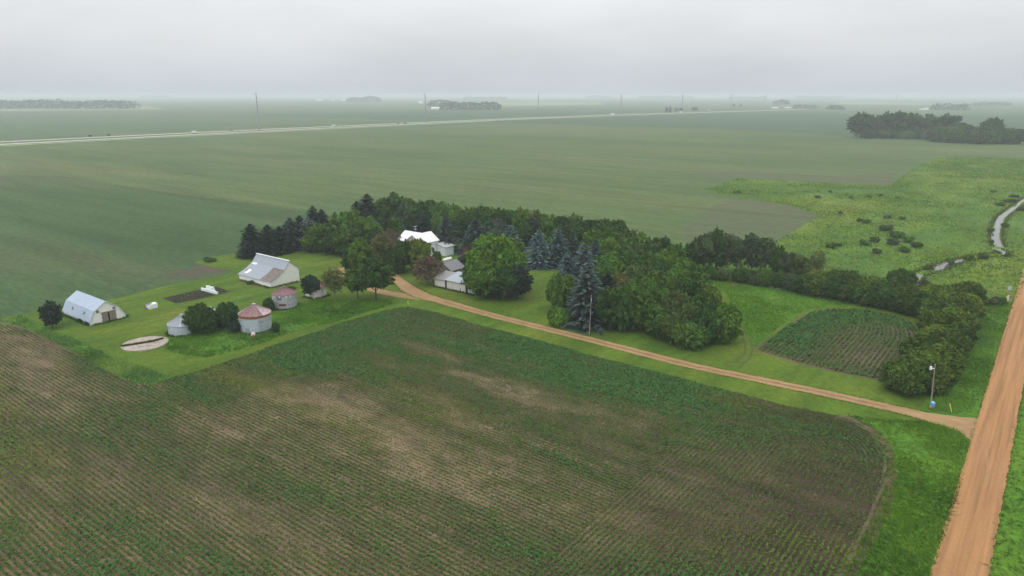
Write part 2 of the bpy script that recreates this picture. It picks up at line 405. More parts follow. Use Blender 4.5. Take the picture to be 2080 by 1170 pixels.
# the farmyard: mown lawn round the buildings and under the trees
FIELD_EDGE = [(345, 770), (440, 742), (560, 702), (680, 662), (780, 631), (826, 624), (880, 634), (1000, 668), (1200, 722), (1400, 775), (1600, 825), (1720, 848)]
LAWN = poly3([(0, 648), (55, 636), (150, 622), (240, 606), (330, 582), (420, 565), (480, 553), (445, 546), (395, 533), (430, 522), (500, 512), (600, 505), (640, 450), (720, 425), (900, 418),
              (1100, 432), (1280, 462), (1330, 495), (1410, 522), (1440, 556), (1620, 582), (1650, 606), (1990, 606), (2060, 612), (2060, 640), (1995, 850), (1960, 880)]
             + [(1900, 868), (1780, 856)] + FIELD_EDGE[::-1] + [(300, 783), (150, 715), (60, 672)])
land('lawn', LAWN, .03, M_LAWN, .35, 2.5, 3)
# the bean field in front
FRONT = poly3([(-40, 652), (60, 672), (150, 718), (240, 768), (300, 785)] + FIELD_EDGE + [(1775, 878), (1803, 920), (1808, 960), (1790, 1030), (1752, 1105), (1722, 1168), (1650, 1320), (1560, 1500)]
              + [(-300, 1500), (-700, 1100), (-900, 800)])
land('bean_field', FRONT, .02, M_SOIL, .4, 2.5, 5)
# small bean field inside the hedge
SMALL = poly3([(1533, 712), (1560, 690), (1600, 660), (1645, 634), (1690, 627), (1760, 628), (1830, 644), (1880, 668), (1880, 720), (1840, 772), (1780, 772), (1700, 757), (1620, 738)])
land('small_bean_field', SMALL, .045, ground_mat('field_edge_soil', [
    (.12, None, 5, [(.3, (.060, .050, .038)), (.7, (.15, .105, .065))], 'MIX', 1), (2.5, None, 4, [(.3, g3(.7)), (.7, g3(1.3))], 'MULTIPLY', 1)]), .4, 2, 9)
# tall-grass ground
ROADG = poly3([(1700, 1230), (1722, 1165), (1752, 1105), (1790, 1030), (1808, 960), (1803, 920), (1775, 878), (1725, 850), (1790, 857), (1880, 862), (1940, 880), (1962, 905), (1945, 990), (1915, 1085), (1880, 1200), (1840, 1330), (1600, 1330)])
land('roadside_grass', ROADG, .05, M_GRASS, .3, 2, 11)
road_l0 = at(1888, 1170)
VERGE_E = [at(2006, 1175) + U * -40, at(2006, 1175), at(2064, 860), at(2064, 860) + U * 300, at(2064, 860) + U * 300 - V * 40, at(2006, 1175) + U * -40 - V * 40]
land('roadside_grass', VERGE_E, .04, M_GRASS, .3, 4, 12)
land('roadside_grass', [road_l0 - U * 30 - V * .3, road_l0 - U * 30 + V * 7, road_l0 + U * 62 + V * 7, road_l0 + U * 62 - V * .3], .034, M_GRASS, .3, 2, 21)
VERGE_W = poly3([(1905, 800), (1935, 720), (1965, 650), (1990, 622), (2050, 612), (2046, 650), (2022, 720), (1996, 800), (1975, 838), (1935, 842), (1890, 835)])
land('roadside_grass', VERGE_W, .05, M_GRASS, .3, 2, 13)
DITCH = poly3([(8, 650), (45, 642), (110, 672), (200, 711), (290, 748), (348, 768), (300, 784), (240, 766), (150, 716), (60, 672)])
land('ditch_grass', DITCH, .05, M_GRASS, .25, 2, 14)
BING = poly3([(335, 700), (350, 690), (400, 672), (470, 655), (560, 640), (640, 610), (700, 608), (795, 612), (800, 618), (690, 652), (600, 672), (555, 690), (490, 712), (420, 727), (370, 722), (340, 712)])
land('rank_grass_patch', BING, .05, M_GRASS, .3, 2, 15)
PAST = poly3([(1430, 560), (1520, 566), (1620, 585), (1720, 602), (1840, 622), (1900, 640), (1840, 640), (1760, 622), (1690, 620), (1640, 628), (1590, 658), (1535, 705), (1522, 690), (1500, 640), (1470, 590)])
land('rank_grass_patch', PAST, .042, M_GRASS, .3, 2, 16)
land('bare_soil', poly3([(300, 566), (370, 546), (420, 538), (466, 545), (478, 551), (430, 558), (360, 569)]), .018, ground_mat('bare_field_corner', [
    (.15, (1, 3), 5, [(.3, (.052, .095, .038)), (.5, (.082, .078, .05)), (.7, (.105, .078, .062))], 'MIX', 1), (1.5, (1, 4), 4, [(.3, g3(.75)), (.7, g3(1.2))], 'MULTIPLY', 1)]), 1.5, 2)
# roads
road_l, road_r = at(1888, 1170), at(2008, 1170)
w_road = (road_l - road_r).dot(V); mid = (road_l + road_r) / 2
mid = mid - V * 0
ribbon('gravel_road', [mid - U * 60, mid, mid + U * 80, mid + U * 200, mid + U * 420], w_road, .10, M_ROAD, .11, step=.6)
M_EDGE = ground_mat('weedy_field_edge', [(.5, None, 5, [(.3, (.075, .055, .036)), (.55, (.13, .10, .058)), (.72, (.10, .12, .035))], 'MIX', 1), (3, None, 4, [(.3, g3(.7)), (.7, g3(1.25))], 'MULTIPLY', 1)])
ribbon('field_edge', [at(*p) for p in ((1700, 846), (1735, 856), (1775, 878), (1801, 918), (1807, 960), (1790, 1030), (1752, 1105), (1722, 1168), (1680, 1255))], 1.6, .058, M_EDGE, .25, step=.6)
ribbon('field_edge', [at(*p) for p in ((20, 660), (60, 673), (150, 718), (240, 768), (300, 785), (345, 771))], .7, .058, M_EDGE, .25, step=.6)
M_PATH = ground_mat('worn_grass', [(.5, None, 4, [(.3, (.055, .085, .016)), (.7, (.105, .105, .04))], 'MIX', 1)])
M_TRACK = ground_mat('packed_gravel', [(.6, None, 4, [(.3, (.29, .165, .09)), (.7, (.36, .21, .115))], 'MIX', 1)])
for tk in (((1962, 872), (1985, 885), (2000, 905), (2006, 940), (2004, 985)), ((1960, 884), (1978, 898), (1988, 915)), ((2030, 930), (2036, 965), (2030, 1010))):
    ribbon('tyre_track', [at(*p, .1) for p in tk], .24, .106, M_TRACK, .05, step=.5)
for tk in (((1490, 655), (1506, 680), (1514, 705), (1506, 726), (1470, 742)), ((1500, 652), (1518, 680), (1528, 706), (1522, 728), (1500, 748)), ((812, 604), (760, 614), (640, 640), (575, 668), (480, 706)), ((806, 600), (750, 609), (700, 618)), ((235, 655), (300, 650), (400, 630), (480, 610), (540, 596))):
    ribbon('worn_track', [at(*p) for p in tk], .38, .056, M_PATH, .10, step=.8)
DRV = [(1990, 872), (1945, 861), (1880, 846), (1800, 827), (1650, 794), (1500, 763), (1400, 742), (1200, 691), (1000, 641), (900, 613), (860, 602), (832, 588), (812, 572), (790, 556), (765, 545), (740, 540)]
DRW = [9.0, 5.2, 3.2, 2.7, 2.7, 2.7, 2.7, 2.7, 2.8, 3.4, 4.4, 4.4, 3.4, 3.0, 3.0, 3.0]
ribbon('driveway', [at(*p) for p in DRV], DRW, .065, M_DRIVE, .10, step=1.2)
ribbon('driveway_centre', [at(*p) for p in DRV[3:10]], .75, .072, M_DRIVEC, .14, step=.8)
ribbon('driveway', [at(868, 606), at(835, 603), at(800, 598), at(765, 590), at(725, 575), at(702, 560), at(690, 545)], [3.6, 3.6, 3.0, 3.0, 3.2, 3.6, 4.0], .06, M_DRIVE, .10, step=1.2)
land('bare_dirt', poly3([(690, 560), (705, 545), (715, 556), (722, 580), (706, 583)]), .056, M_DIRT, .5, 1.5)
land('bare_dirt', poly3([(1478, 577), (1496, 575), (1500, 580), (1482, 582)]), .056, M_DIRT, .5, 1)
land('bare_dirt', poly3([(1158, 655), (1172, 655), (1172, 663), (1160, 665)]), .056, M_DIRT, .3, 1)
for nm, pp in (('highway', [(-500, 319), (-200, 304), (0, 293.6), (520, 267.3), (1000, 244.6), (1240, 235), (1400, 229.6), (1560, 224.6), (1640, 222)]),
               ('highway', [(-500, 313), (-200, 298.5), (0, 288.6), (520, 263.8), (1000, 242.6), (1240, 233.6), (1400, 228.6), (1560, 224), (1640, 221.5)])):
    ribbon(nm, [at(*p) for p in pp], 13, .14, M_HWY, 0, step=40)
ribbon('highway_verge', [at(*p) for p in ((-500, 323), (0, 296.4), (520, 269.6), (1000, 246))], 16, .10, M_FARD, 1.5, step=20)
ribbon('field_ditch', [at(*p) for p in ((285, 382), (340, 390), (420, 401), (500, 411), (610, 426))], 3.0, .05, ground_mat('ditch_weeds', [
    (.3, None, 4, [(.3, (.05, .07, .028)), (.7, (.13, .13, .05))], 'MIX', 1)]), .8, step=2)
# creek
STREAM = [[(2130, 392), (2085, 404), (2052, 428), (2036, 440), (2028, 455), (2024, 470), (2022, 482), (2024, 492), (2030, 502)],
          [(2024, 506), (2040, 513), (2046, 517)],
          [(1958, 528), (1935, 533), (1916, 541), (1900, 549)],
          [(1866, 558), (1858, 565), (1855, 571), (1858, 577), (1875, 585)]]
SW = [[.8, 1.1, 1.7, 2.2, 2.0, 1.8, 2.2, 2.3, 1.5], [3.0, 3.2, 2.0], [1.9, 3.3, 3.3, 1.6], [2.0, 2.2, 2.0, 1.6, 1.1]]
for i, (s_, w_) in enumerate(zip(STREAM, SW)):
    ribbon('stream', [at(*p) for p in s_], w_, .055, M_WATER, .35, step=1.5)

# ------------------------------------------------------------------ farm buildings
def gable_roof(prof, y0, y1, th=.09, over=.25, mat_i=0):
    """roof slabs over the points of a profile (eave, ..., ridge, ..., eave), proud of the walls"""
    mb = MB(); n = len(prof)
    for i in range(n - 1):
        (xa, za), (xb, zb) = prof[i], prof[i + 1]
        d = Vector((xb - xa, 0, zb - za)).normalized()
        a = Vector((xa, 0, za)) - (d * over if i == 0 else Vector()); b = Vector((xb, 0, zb)) + (d * over if i == n - 2 else Vector())
        q = [(a.x, y0 - over, a.z + .015), (b.x, y0 - over, b.z + .015), (b.x, y1 + over, b.z + .015), (a.x, y1 + over, a.z + .015)]
        mb.slab(q if True else q, th, mat_i)
    return mb
# 1. low gambrel barn
A = at(184.6, 662); Wd = along(A, U, 255.5); Ln = along(A, V, 130)
b1 = empty('gambrel_barn', A, ROTZ, 'low white gambrel barn with blue-grey metal roof and half-open grey doors', 'barn')
ze = .85; P1 = [(0, ze), (.135 * Wd, 2.75), (.48 * Wd, 4.35), (.83 * Wd, 2.75), (Wd, ze)]
MB().prism([(0, 0)] + P1 + [(Wd, 0)], 0, Ln).build('wall', WHITE, b1)
rf = gable_roof(P1, 0, Ln).build('roof', BLUEROOF, b1)
mb = MB()
for i in range(1, 22):                                           # standing seams
    y = Ln * i / 22
    for k in range(2):
        (xa, za), (xb, zb) = P1[k], P1[k + 1]
        mb.slab([(xa, y, za + .106), (xb, y, zb + .106), (xb, y + .06, zb + .106), (xa, y + .06, za + .106)], .03)
mb.build('seam', BLUEROOF, rf)
for fy in (.235, .66):
    (xa, za), (xb, zb) = P1[0], P1[1]
    lx = lambda t: (xa + (xb - xa) * t, za + (zb - za) * t + .112)
    (x0, z0), (x1, z1) = lx(.36), lx(.66); y = fy * Ln
    MB().slab([(x0, y, z0), (x1, y, z1), (x1, y + .8, z1), (x0, y + .8, z0)], .05).build('skylight', plain('dusty_skylight', (.12, .14, .17), .4), rf)
xs = [along(A, U, p) for p in (208.8, 221, 224.6, 237.4)]
MB().box(xs[1], -.025, .05, xs[2], -.003, 2.05).build('doorway', DARK, b1)
for i in (0, 2):
    d = MB().box(xs[i], -.10, .06, xs[i + 1], -.03, 2.12)
    for k in range(1, 7):
        x = xs[i] + (xs[i + 1] - xs[i]) * k / 7; d.box(x, -.112, .08, x + .03, -.101, 2.10, 1)
    d.build('door', [GREYWOOD, plain('board_gap', (.10, .08, .075), .9)], b1)
MB().box(xs[0] - .2, -.13, 2.14, xs[3] + .2, -.02, 2.26).build('door_rail', GREYWOOD, b1)
for px_, z in ((202, 2.30), (235, 2.35)):
    x = along(A, U, px_); w = MB().box(x - .28, -.05, z, x + .28, -.004, z + .55).build('window', WINWOOD, b1)
    MB().box(x - .34, -.06, z - .08, x + .34, -.004, z - .002).build('sill', WHITE, w)
MB().box(-.02, -.05, 2.02, xs[0] - .25, -.004, 2.10).build('trim_board', WHITE, b1); MB().box(xs[3] + .25, -.05, 2.02, .90 * Wd, -.004, 2.10).build('trim_board', WHITE, b1)
# 2. tall barn with swept front roof
A = at(549.8, 585); Wd = along(A, U, 608.7); Ln = along(A, V, 486.5)
b2 = empty('swept_roof_barn', A, ROTZ, 'white barn with long swept grey roof carrying a brown rusted patch', 'barn')
P2 = [(0, 1.45), (.27 * Wd, 2.40), (.50 * Wd, 3.65), (.68 * Wd, 5.55), (Wd, 3.45)]
MB().prism([(0, 0)] + P2 + [(Wd, 0)], 0, Ln).build('wall', WHITE, b2)
rf = gable_roof(P2, 0, Ln).build('roof', GALVROOF, b2)
def on2(t0, t1, seg, y0, y1, name, mat, th=.02, off=.125):
    (xa, za), (xb, zb) = P2[seg], P2[seg + 1]
    q = [(xa + (xb - xa) * t, y, za + (zb - za) * t + off) for t, y in ((t0, y0), (t1, y0), (t1, y1), (t0, y1))]
    return MB().slab(q, th).build(name, mat, rf)
for sg in (0, 1): on2(0 if sg else -.08, 1 if sg == 0 else .93, sg, -.2, .31 * Ln, 'rusted_panel', BROWNRUST)
on2(.28, .95, 0, .80 * Ln, .90 * Ln, 'skylight', WHITEP); on2(.60, .9, 0, .905 * Ln, .955 * Ln, 'skylight', plain('dark_patch', (.12, .12, .13), .6))
on2(.75, 1.0, 1, .84 * Ln, .98 * Ln, 'skylight', WHITEP)
mb = MB()
for i in range(1, 16):
    y = Ln * i / 16
    for k in (0, 1, 2):
        (xa, za), (xb, zb) = P2[k], P2[k + 1]
        mb.slab([(xa, y, za + .1), (xb, y, zb + .1), (xb, y + .04, zb + .1), (xa, y + .04, za + .1)], .02)
mb.build('seam', GALVROOF, rf)
MB().box(.68 * Wd - .22, -.28, 5.66, .68 * Wd + .22, Ln + .28, 5.76).build('ridge_cap', WHITEP, rf)
mb = MB()
for i in range(9): mb.box(.3 + i * .9, -.035, .0, .34 + i * .9, -.003, P2[0][1] + i * .2)
mb2 = MB()
for i in range(7): mb2.box(-.02, -.02, .2 + .2 * i, -.003, Ln, .215 + .2 * i)
mb2.build('siding', WHITE, b2)
# debris and boards along the barn foot
tag(MB().box(0, 0, .03, .3, 6.0, .16).box(-.5, 1, .03, -.25, 4.2, .12).box(.1, 4.5, .03, .35, 8.5, .2).build('board_pile', plain('red_brown_boards', (.16, .075, .055), .9, var=.4)),
    'low pile of red-brown boards along the foot of the swept roof barn', 'boards')
o = bpy.data.objects['board_pile']; o.location = A + V * 3.2 - U * 1.0; o.rotation_euler = (0, 0, ROTZ)
# 3. white farmhouse
HZ = 6.4; O = at(857, 474, HZ); O.z = 0
LA = along(Vector((O.x, O.y, HZ)), V, 824.3); LB = along(Vector((O.x, O.y, HZ)), U, 873.6)
hs = empty('farmhouse', O, ROTZ, 'white two-storey farmhouse with white cross-gabled roof and rooftop aerial', 'house')
hw, he = 3.1, 4.3
PA = [(-hw, he), (0, HZ), (hw, he)]
mb = MB().prism([(-hw, 0)] + PA + [(hw, 0)], 0.01, LA)
n0 = len(mb.v); mb.prism([(-hw, 0)] + PA + [(hw, 0)], -3.6, LB)
for i in range(n0, len(mb.v)):
    x, y, z = mb.v[i]; mb.v[i] = (y, -x, z)
mb.build('wall', SIDING, hs)
rf = gable_roof(PA, 0.3, LA, .12, .35)
g = gable_roof(PA, -3.6, LB, .12, .35); n0 = len(rf.v)
rf.v += [(y, -x, z + .004) for x, y, z in g.v]; rf.f += [[i + n0 for i in f] for f in g.f]; rf.m += g.m
rfo = rf.build('roof', WHITEROOF, hs)
for x, y in ((-.6, 3.6), (-.6, 5.0)):
    for z in (1.0, 2.9):
        w = MB().box(-hw - .05, y, z, -hw - .004, y + .9, z + 1.2).build('window', GLASSY, hs)
        MB().box(-hw - .09, y - .08, z - .08, -hw - .004, y + .98, z - .004).build('frame', WHITE, w)
for x in (-2.2, .8):
    w = MB().box(x, -hw - .05, 1.0, x + .9, -hw - .004, 2.2).build('window', GLASSY, hs)
    MB().box(x - .08, -hw - .09, .92, x + .98, -hw - .004, .996).build('frame', WHITE, w)
w = MB().box(-3.66, -.5, 3.0, -3.604, .5, 4.2).build('window', GLASSY, hs)
MB().box(-3.70, -.6, 2.9, -3.604, .6, 2.996).build('frame', WHITE, w)
ex, ey, eh = 2.75, -6.4, 2.55
ad = MB().box(ex, ey, 0, ex + 3.6, -hw - .01, eh).face([(ex, ey, eh), (ex, -hw - .01, eh), (ex, -hw - .01, eh + .8)]).face([(ex + 3.6, ey, eh), (ex + 3.6, -hw - .01, eh + .8), (ex + 3.6, -hw - .01, eh)]).build('wing', SIDING, hs)
MB().slab([(ex - .3, ey - .3, eh + .02), (ex + 3.9, ey - .3, eh + .02), (ex + 3.9, -hw - .02, eh + .85), (ex - .3, -hw - .02, eh + .85)], .1).build('roof', plain('porch_roof', (.42, .43, .45), .7), ad)
ae = MB().tube([(.1, .1 + LA * .38, HZ - .1), (.1, .1 + LA * .38, HZ + 1.9)], .035, 6)
for k in range(7): ae.box(-.75 + k * .25, LA * .38 + .1 - .55 + .03 * k, HZ + 1.72, -.73 + k * .25, LA * .38 + .1 + .55 - .03 * k, HZ + 1.75)
ae.box(-.8, LA * .38 + .08, HZ + 1.76, .85, LA * .38 + .12, HZ + 1.8).box(-.3, LA * .38 - .2, HZ + .9, .3, LA * .38 + .4, HZ + .98)
ae.build('antenna', GALV, hs)
# 4. garage behind the shed
GZ, GE = 4.1, 2.5
r0 = at(899.7, 533.9, GZ); e0 = at(914.7, 550.3, GE); gl = along(r0, U, 926)
hwid = max(2.4, abs((e0 - r0).dot(V)))
ga = empty('garage', (r0.x, r0.y, 0), ROTZ, 'weathered brown garage with grey metal gable roof behind the white shed', 'garage')
PG = [(-hwid, GE), (0, GZ), (hwid, GE)]
def rot_y(mb):
    mb.v = [(y, -x, z) for x, y, z in mb.v]; return mb
rot_y(MB().prism([(-hwid, 0)] + PG + [(hwid, 0)], 0, gl)).build('wall', plain('bare_brown_boards', (.22, .175, .15), .9, var=.3, scale=3), ga)
rot_y(gable_roof(PG, 0, gl, .08, .3)).build('roof', plain('dark_grey_tin', (.185, .19, .205), .6, .2, var=.12, stains=[((.20, .16, .16), .55, 1.2)]), ga)
MB().box(-.06, -1.2, .05, -.004, 1.2, 2.2).build('door', GREYWOOD, ga)
# 5. long open-fronted shed by the drive
E0 = at(966.7, 600); LS = along(E0, V, 882.8)
sh = empty('machine_shed', E0, ROTZ, 'long weathered white shed with dark door slots facing the dirt drive', 'shed')
yp = lambda p: along(E0, V, p)
MB().box(0, yp(950), 0, 4.2, yp(905.5), 2.25).box(.02, yp(904), 0, 4.1, LS, 2.0).build('wall', WEATHER, sh)
MB().slab([(-.35, yp(951), 2.22), (4.6, yp(951), 3.35), (4.6, yp(905), 3.35), (-.35, yp(905), 2.22)], .07).build('roof', plain('light_blue_tin', (.36, .41, .46), .5, .2), sh)
MB().slab([(-.3, yp(904.2), 2.02), (4.5, yp(904.2), 3.0), (4.5, LS + .3, 3.0), (-.3, LS + .3, 2.02)], .07).build('lean_to_roof', plain('dull_tin', (.28, .27, .27), .6, .2, var=.25), sh)
MB().prism([(0, 2.25), (4.2, 3.2), (4.2, 2.25)], yp(949.5), yp(906)).build('gable_infill', WEATHER, sh)
MB().box(-.012, yp(907.8), .03, -.002, yp(904.3), 2.15).build('doorway', DARK, sh)
MB().box(-.012, yp(949.9), .03, -.002, yp(946), 2.15).build('doorway', DARK, sh)
MB().box(-.012, yp(936), .03, -.004, yp(934.8), .9).build('doorway', DARK, sh)
for a_, b_ in ((946, 937), (934, 920), (919.6, 908.2)):
    d = MB().box(-.07, yp(a_), .08, -.014, yp(b_), 2.12)
    y = yp(a_)
    while y < yp(b_) - .1: d.box(-.082, y, .1, -.0705, y + .025, 2.1, 1); y += .28
    d.build('door', [WEATHER, plain('board_gap_brown', (.16, .13, .115), .9)], sh)
MB().box(-.02, .0, 0, 3.2, yp(951.5), 1.65).build('tin_annex', plain('pale_blue_tin', (.42, .52, .58), .5, .2), sh)
MB().slab([(-.25, -.2, 1.66), (3.5, -.2, 2.1), (3.5, yp(951.6), 2.1), (-.25, yp(951.6), 1.66)], .06).build('annex_roof', plain('annex_tin', (.30, .34, .37), .5, .2), sh)
# 6. small white shed by the thin trees
A = at(638.5, 607.5); Wd = along(A, U, 664)
ss = empty('garden_shed', A, ROTZ, 'tiny white shed with faded red tin roof half hidden by a dark tree', 'shed')
MB().prism([(0, 0), (0, 2.05), (1.7, 3.0), (3.4, 2.05), (3.4, 0)], 0, Wd).build('wall', WHITE, ss)
o = ss.children[0]; o.data.transform(Matrix(((0, 1, 0, 0), (1, 0, 0, 0), (0, 0, 1, 0), (0, 0, 0, 1)))); o.data.flip_normals()
rf = gable_roof([(0, 2.05), (1.7, 3.0), (3.4, 2.05)], 0, Wd, .06, .22).build('roof', REDROOF, ss)
rf.data.transform(Matrix(((0, 1, 0, 0), (1, 0, 0, 0), (0, 0, 1, 0), (0, 0, 0, 1)))); rf.data.flip_normals()
MB().box(Wd * .55, -.05, .1, Wd * .55 + .8, -.004, 1.8).build('door', WEATHER, ss)
# 7. grain bins
def grain_bin(cx, yfront, rpx, yeave, yapex, label, roofm, wallm, band=None, nseg=36, ribs=True, seed=0):
    f = at(cx, yfront); r = rpx * depth(f) / F_PX; c = Vector((f.x, f.y + r, 0)); c = Vector((at(cx, yfront).x * (c.y / f.y), c.y, 0))
    ze = hof(c, yeave); za = hof(c, yapex); rnd = random.Random(seed)
    b = empty('grain_bin', c, 0, label, 'grain bin', 'round steel grain bins in the yard')
    prof = []; nb = max(4, round(ze / .42))
    for i in range(nb * 4 + 1):
        z = ze * i / (nb * 4); prof.append((r + .007 * math.sin(i * math.pi / 2), z))
    zb = ze * (1 - band) if band else 9e9
    pick = [rnd.random() for _ in range(nseg * 60)]
    def wm(j, q):
        z = ze * j / (nb * 4)
        if z > zb: return 1
        return 2 if pick[(j // 4) * nseg // 3 % 700 + q // 6] < .22 else 0
    w = MB().lathe(prof, nseg, 0, wm).build('wall', wallm, b)
    MB().lathe([(r + .03, ze * .45), (r + .035, ze * .46), (r + .03, ze * .47)], nseg).build('hoop', wallm[2], w)
    ro = MB().lathe([(r + .12, ze - .10), (r + .12, ze - .02), (.28, za - .12), (.28, za - .02), (0.001, za + .05)], nseg, 0,
                    lambda j, q: (0 if j > 1 else (0 if rnd.random() < (.92 if abs(q / nseg - .72) < .16 else .12) else 1))).build('roof', roofm, b)
    if ribs:
        mb = MB()
        for q in range(nseg):
            t = 2 * math.pi * q / nseg; cs, sn = math.cos(t), math.sin(t)
            mb.tube([(cs * (r + .1), sn * (r + .1), ze + .01), (cs * .3, sn * .3, za - .09)], .025, 4, rnd.choice((0, 0, 1)) if roofm[0] is not REDROOF else 0)
        mb.build('rib', [roofm[0], GALVROOF], ro)
    MB().lathe([(.36, za - .02), (.36, za + .10), (.001, za + .16)], 14).build('roof_cap', roofm[-1], ro)
    return b, c, r, ze, za
GW = [GALV, RUST, plain('dull_galvanised', (.40, .46, .52), .55, .3, stains=[((.30, .34, .38), .52, 2)])]
bn1, c1, r1, e1, a1 = grain_bin(374.5, 684, 28.5, 655, 639, 'plain grey grain bin standing next to the round concrete pad', [GALVROOF, plain('mottled_tin', (.40, .40, .45), .5, .3, stains=[((.50, .50, .54), .5, 2)])], GW, seed=1)
bn2, c2, r2, e2, a2 = grain_bin(432, 666, 24.5, 638, 624.5, 'grey grain bin almost hidden between two dark bushy trees', [plain('pale_tin', (.55, .56, .58), .5, .3), GALVROOF], GW, seed=2)
bn3, c3, r3, e3, a3 = grain_bin(521.5, 679, 31.5, 634, 617.5, 'tall grain bin with rust-red striped roof and orange rust band', [RUSTROOF, plain('streaky_tin', (.52, .46, .47), .6, .25, stains=[((.34, .19, .19), .5, 2)])], GW, .17, seed=3)
bn4, c4, r4, e4, a4 = grain_bin(580.5, 629.5, 24.2, 594, 582.5, 'grain bin with faded red roof and dark red hatch low on its patched wall', [REDROOF, REDROOF], [plain('patched_tin', (.42, .45, .48), .6, .25, var=.2, stains=[((.33, .27, .24), .58, 1.2)]), RUST, plain('patched_tin_dull', (.35, .38, .42), .6, .25, stains=[((.36, .30, .27), .55, 1.4)])], seed=4)
def on_wall(r, ang, w, z0, z1, name, mat, par, off=.05, n=6):
    mb = MB()
    for i in range(n):
        a, b = ang - w / r / 2 + w / r * i / n, ang - w / r / 2 + w / r * (i + 1) / n
        q = [((r + off) * math.cos(t), (r + off) * math.sin(t), z) for t, z in ((a, z0), (b, z0), (b, z1), (a, z1))]
        mb.slab(q, .03)
    return mb.build(name, mat, par)
on_wall(r4, R(-84), 1.5, .85, 1.30, 'hatch', plain('dark_red_hatch', (.13, .035, .035), .7), bn4)
on_wall(r4, R(-100), 1.1, e4 - .95, e4 - .35, 'hatch', BROWNRUST, bn4)
for k, a in enumerate((-125, -95, -65, -45)): on_wall(r4, R(a), .25, e4 - .55, e4 - .05, 'bracket', WHITE, bn4, .07, 2)
ld = MB()
a = R(-52)
for s in (-.2, .2):
    x, y = math.cos(a) * (r3 + .12) - math.sin(a) * s, math.sin(a) * (r3 + .12) + math.cos(a) * s
    ld.tube([(x, y, .3), (x, y, e3 * .62)], .02, 5)
for k in range(9):
    z = .5 + k * .28; ld.tube([(math.cos(a) * (r3 + .12) + math.sin(a) * .2, math.sin(a) * (r3 + .12) - math.cos(a) * .2, z), (math.cos(a) * (r3 + .12) - math.sin(a) * .2, math.sin(a) * (r3 + .12) + math.cos(a) * .2, z)], .014, 4)
ld.build('ladder', STEEL, bn3)
on_wall(r3, R(-52), .7, e3 * .62, e3 * .66, 'ladder_bracket', STEEL, bn3)
on_wall(r3, R(-103), .7, .5, 1.25, 'door', plain('bin_door', (.36, .42, .48), .5, .3), bn3)
fan = empty('bin_fan', at(514.5, 684.5), R(20), 'small white fan housing with red motor at the foot of the rust-banded bin', 'fan')
MB().tube([(0, .1, .4), (0, .75, .4)], [.38, .34], 14).build('housing', WHITEP, fan)
MB().tube([(0, -.35, .33), (0, .1, .33)], .2, 10).box(-.16, -.3, 0, .16, 0, .14).build('motor', RED, fan)
# 8. propane tank, concrete pad, white box, garden
T = at(908.5, 533); pt = empty('propane_tank', T, ROTZ, 'long white propane tank lying on the grass behind the garage', 'tank')
tb = [(-1.75, 0, .85)] + [(-1.75 + .1 + .1 * i, 0, .85) for i in range(4)] + [(0, 0, .85)] + [(1.35 + .1 * i, 0, .85) for i in range(4)] + [(1.75, 0, .85)]
MB().tube(tb, [.08, .3, .42, .48, .5, .5, .5, .48, .42, .3, .08], 18).build('tank_body', WHITEP, pt, True)
for x in (-1, 1): MB().box(x - .1, -.35, 0, x + .1, .35, .42).build('leg', CONC, pt)
MB().tube([(0, 0, 1.3), (0, 0, 1.52)], .17, 10).build('valve_dome', WHITEP, pt)
PC = at(294.8, 699.2); RP = 43.7 * depth(PC) / F_PX
pad = empty('concrete_pad', PC, 0, 'cracked round concrete pad lying in the mown grass', 'concrete pad')
prof = [(RP * 1.0, 0), (RP * 1.0, .20), (RP * .96, .21), (RP * .93, .16), (0.001, .16)]
MB().lathe(prof, 40).build('slab', CONC, pad)
cr = MB(); cp = [(-RP * .88, -RP * .42), (-RP * .5, -RP * .2), (-RP * .15, RP * .02), (RP * .2, RP * .22), (RP * .5, RP * .62)]
for (x0, y0), (x1, y1) in zip(cp, cp[1:]): cr.slab([(x0, y0 - .13, .165), (x1, y1 - .13, .165), (x1, y1 + .13, .165), (x0, y0 + .13, .165)], .01)
for x0, y0, x1, y1 in ((-.4, -1.9, .6, -1.6), (.9, -1.3, 1.5, -1.1), (.9, .9, 2.0, .2)): cr.slab([(x0, y0 - .1, .166), (x1, y1 - .1, .166), (x1, y1 + .12, .166), (x0, y0 + .12, .166)], .01)
cr.build('crack', plain('dirt_in_crack', (.09, .085, .05), .95, var=.4), pad)
X = at(303.6, 629.2); bx = empty('storage_box', X, ROTZ, 'white box with a dark sagging lid alone on the lawn', 'box')
wx = along(X, U, 321)
MB().prism([(0, .06), (0, .95), (wx, 1.12), (wx, .06)], 0, 1.3).build('box_body', WHITEP, bx)
MB().slab([(-.05, .35, .97), (wx * .6, .35, .99), (wx * .6, 1.4, .98), (-.05, 1.4, .96)], .06).build('lid', plain('slate_lid', (.16, .17, .22), .7), bx)
pl = MB()
for i in range(5): pl.box(0, i * .26, .1, 1.3, i * .26 + .16, .14)
for y in (0, .5, 1.05): pl.box(0, y, .0, 1.3, y + .09, .098)
for i in range(4): pl.box(.1, i * .3, .16, 1.2, i * .3 + .12, .32)
pl = pl.build('pallet', plain('grey_boards', (.20, .16, .165), .9, var=.3)); pl.location = at(295.5, 629) ; pl.rotation_euler = (0, 0, ROTZ)
tag(pl, 'grey wooden pallet of boards next to the white box on the lawn', 'pallet')
GARD = poly3([(330, 606), (356, 617), (402, 608.5), (466, 593), (441, 583), (412, 587)])
land('garden_soil', GARD, .05, M_DARKSOIL, .15, 1.5)
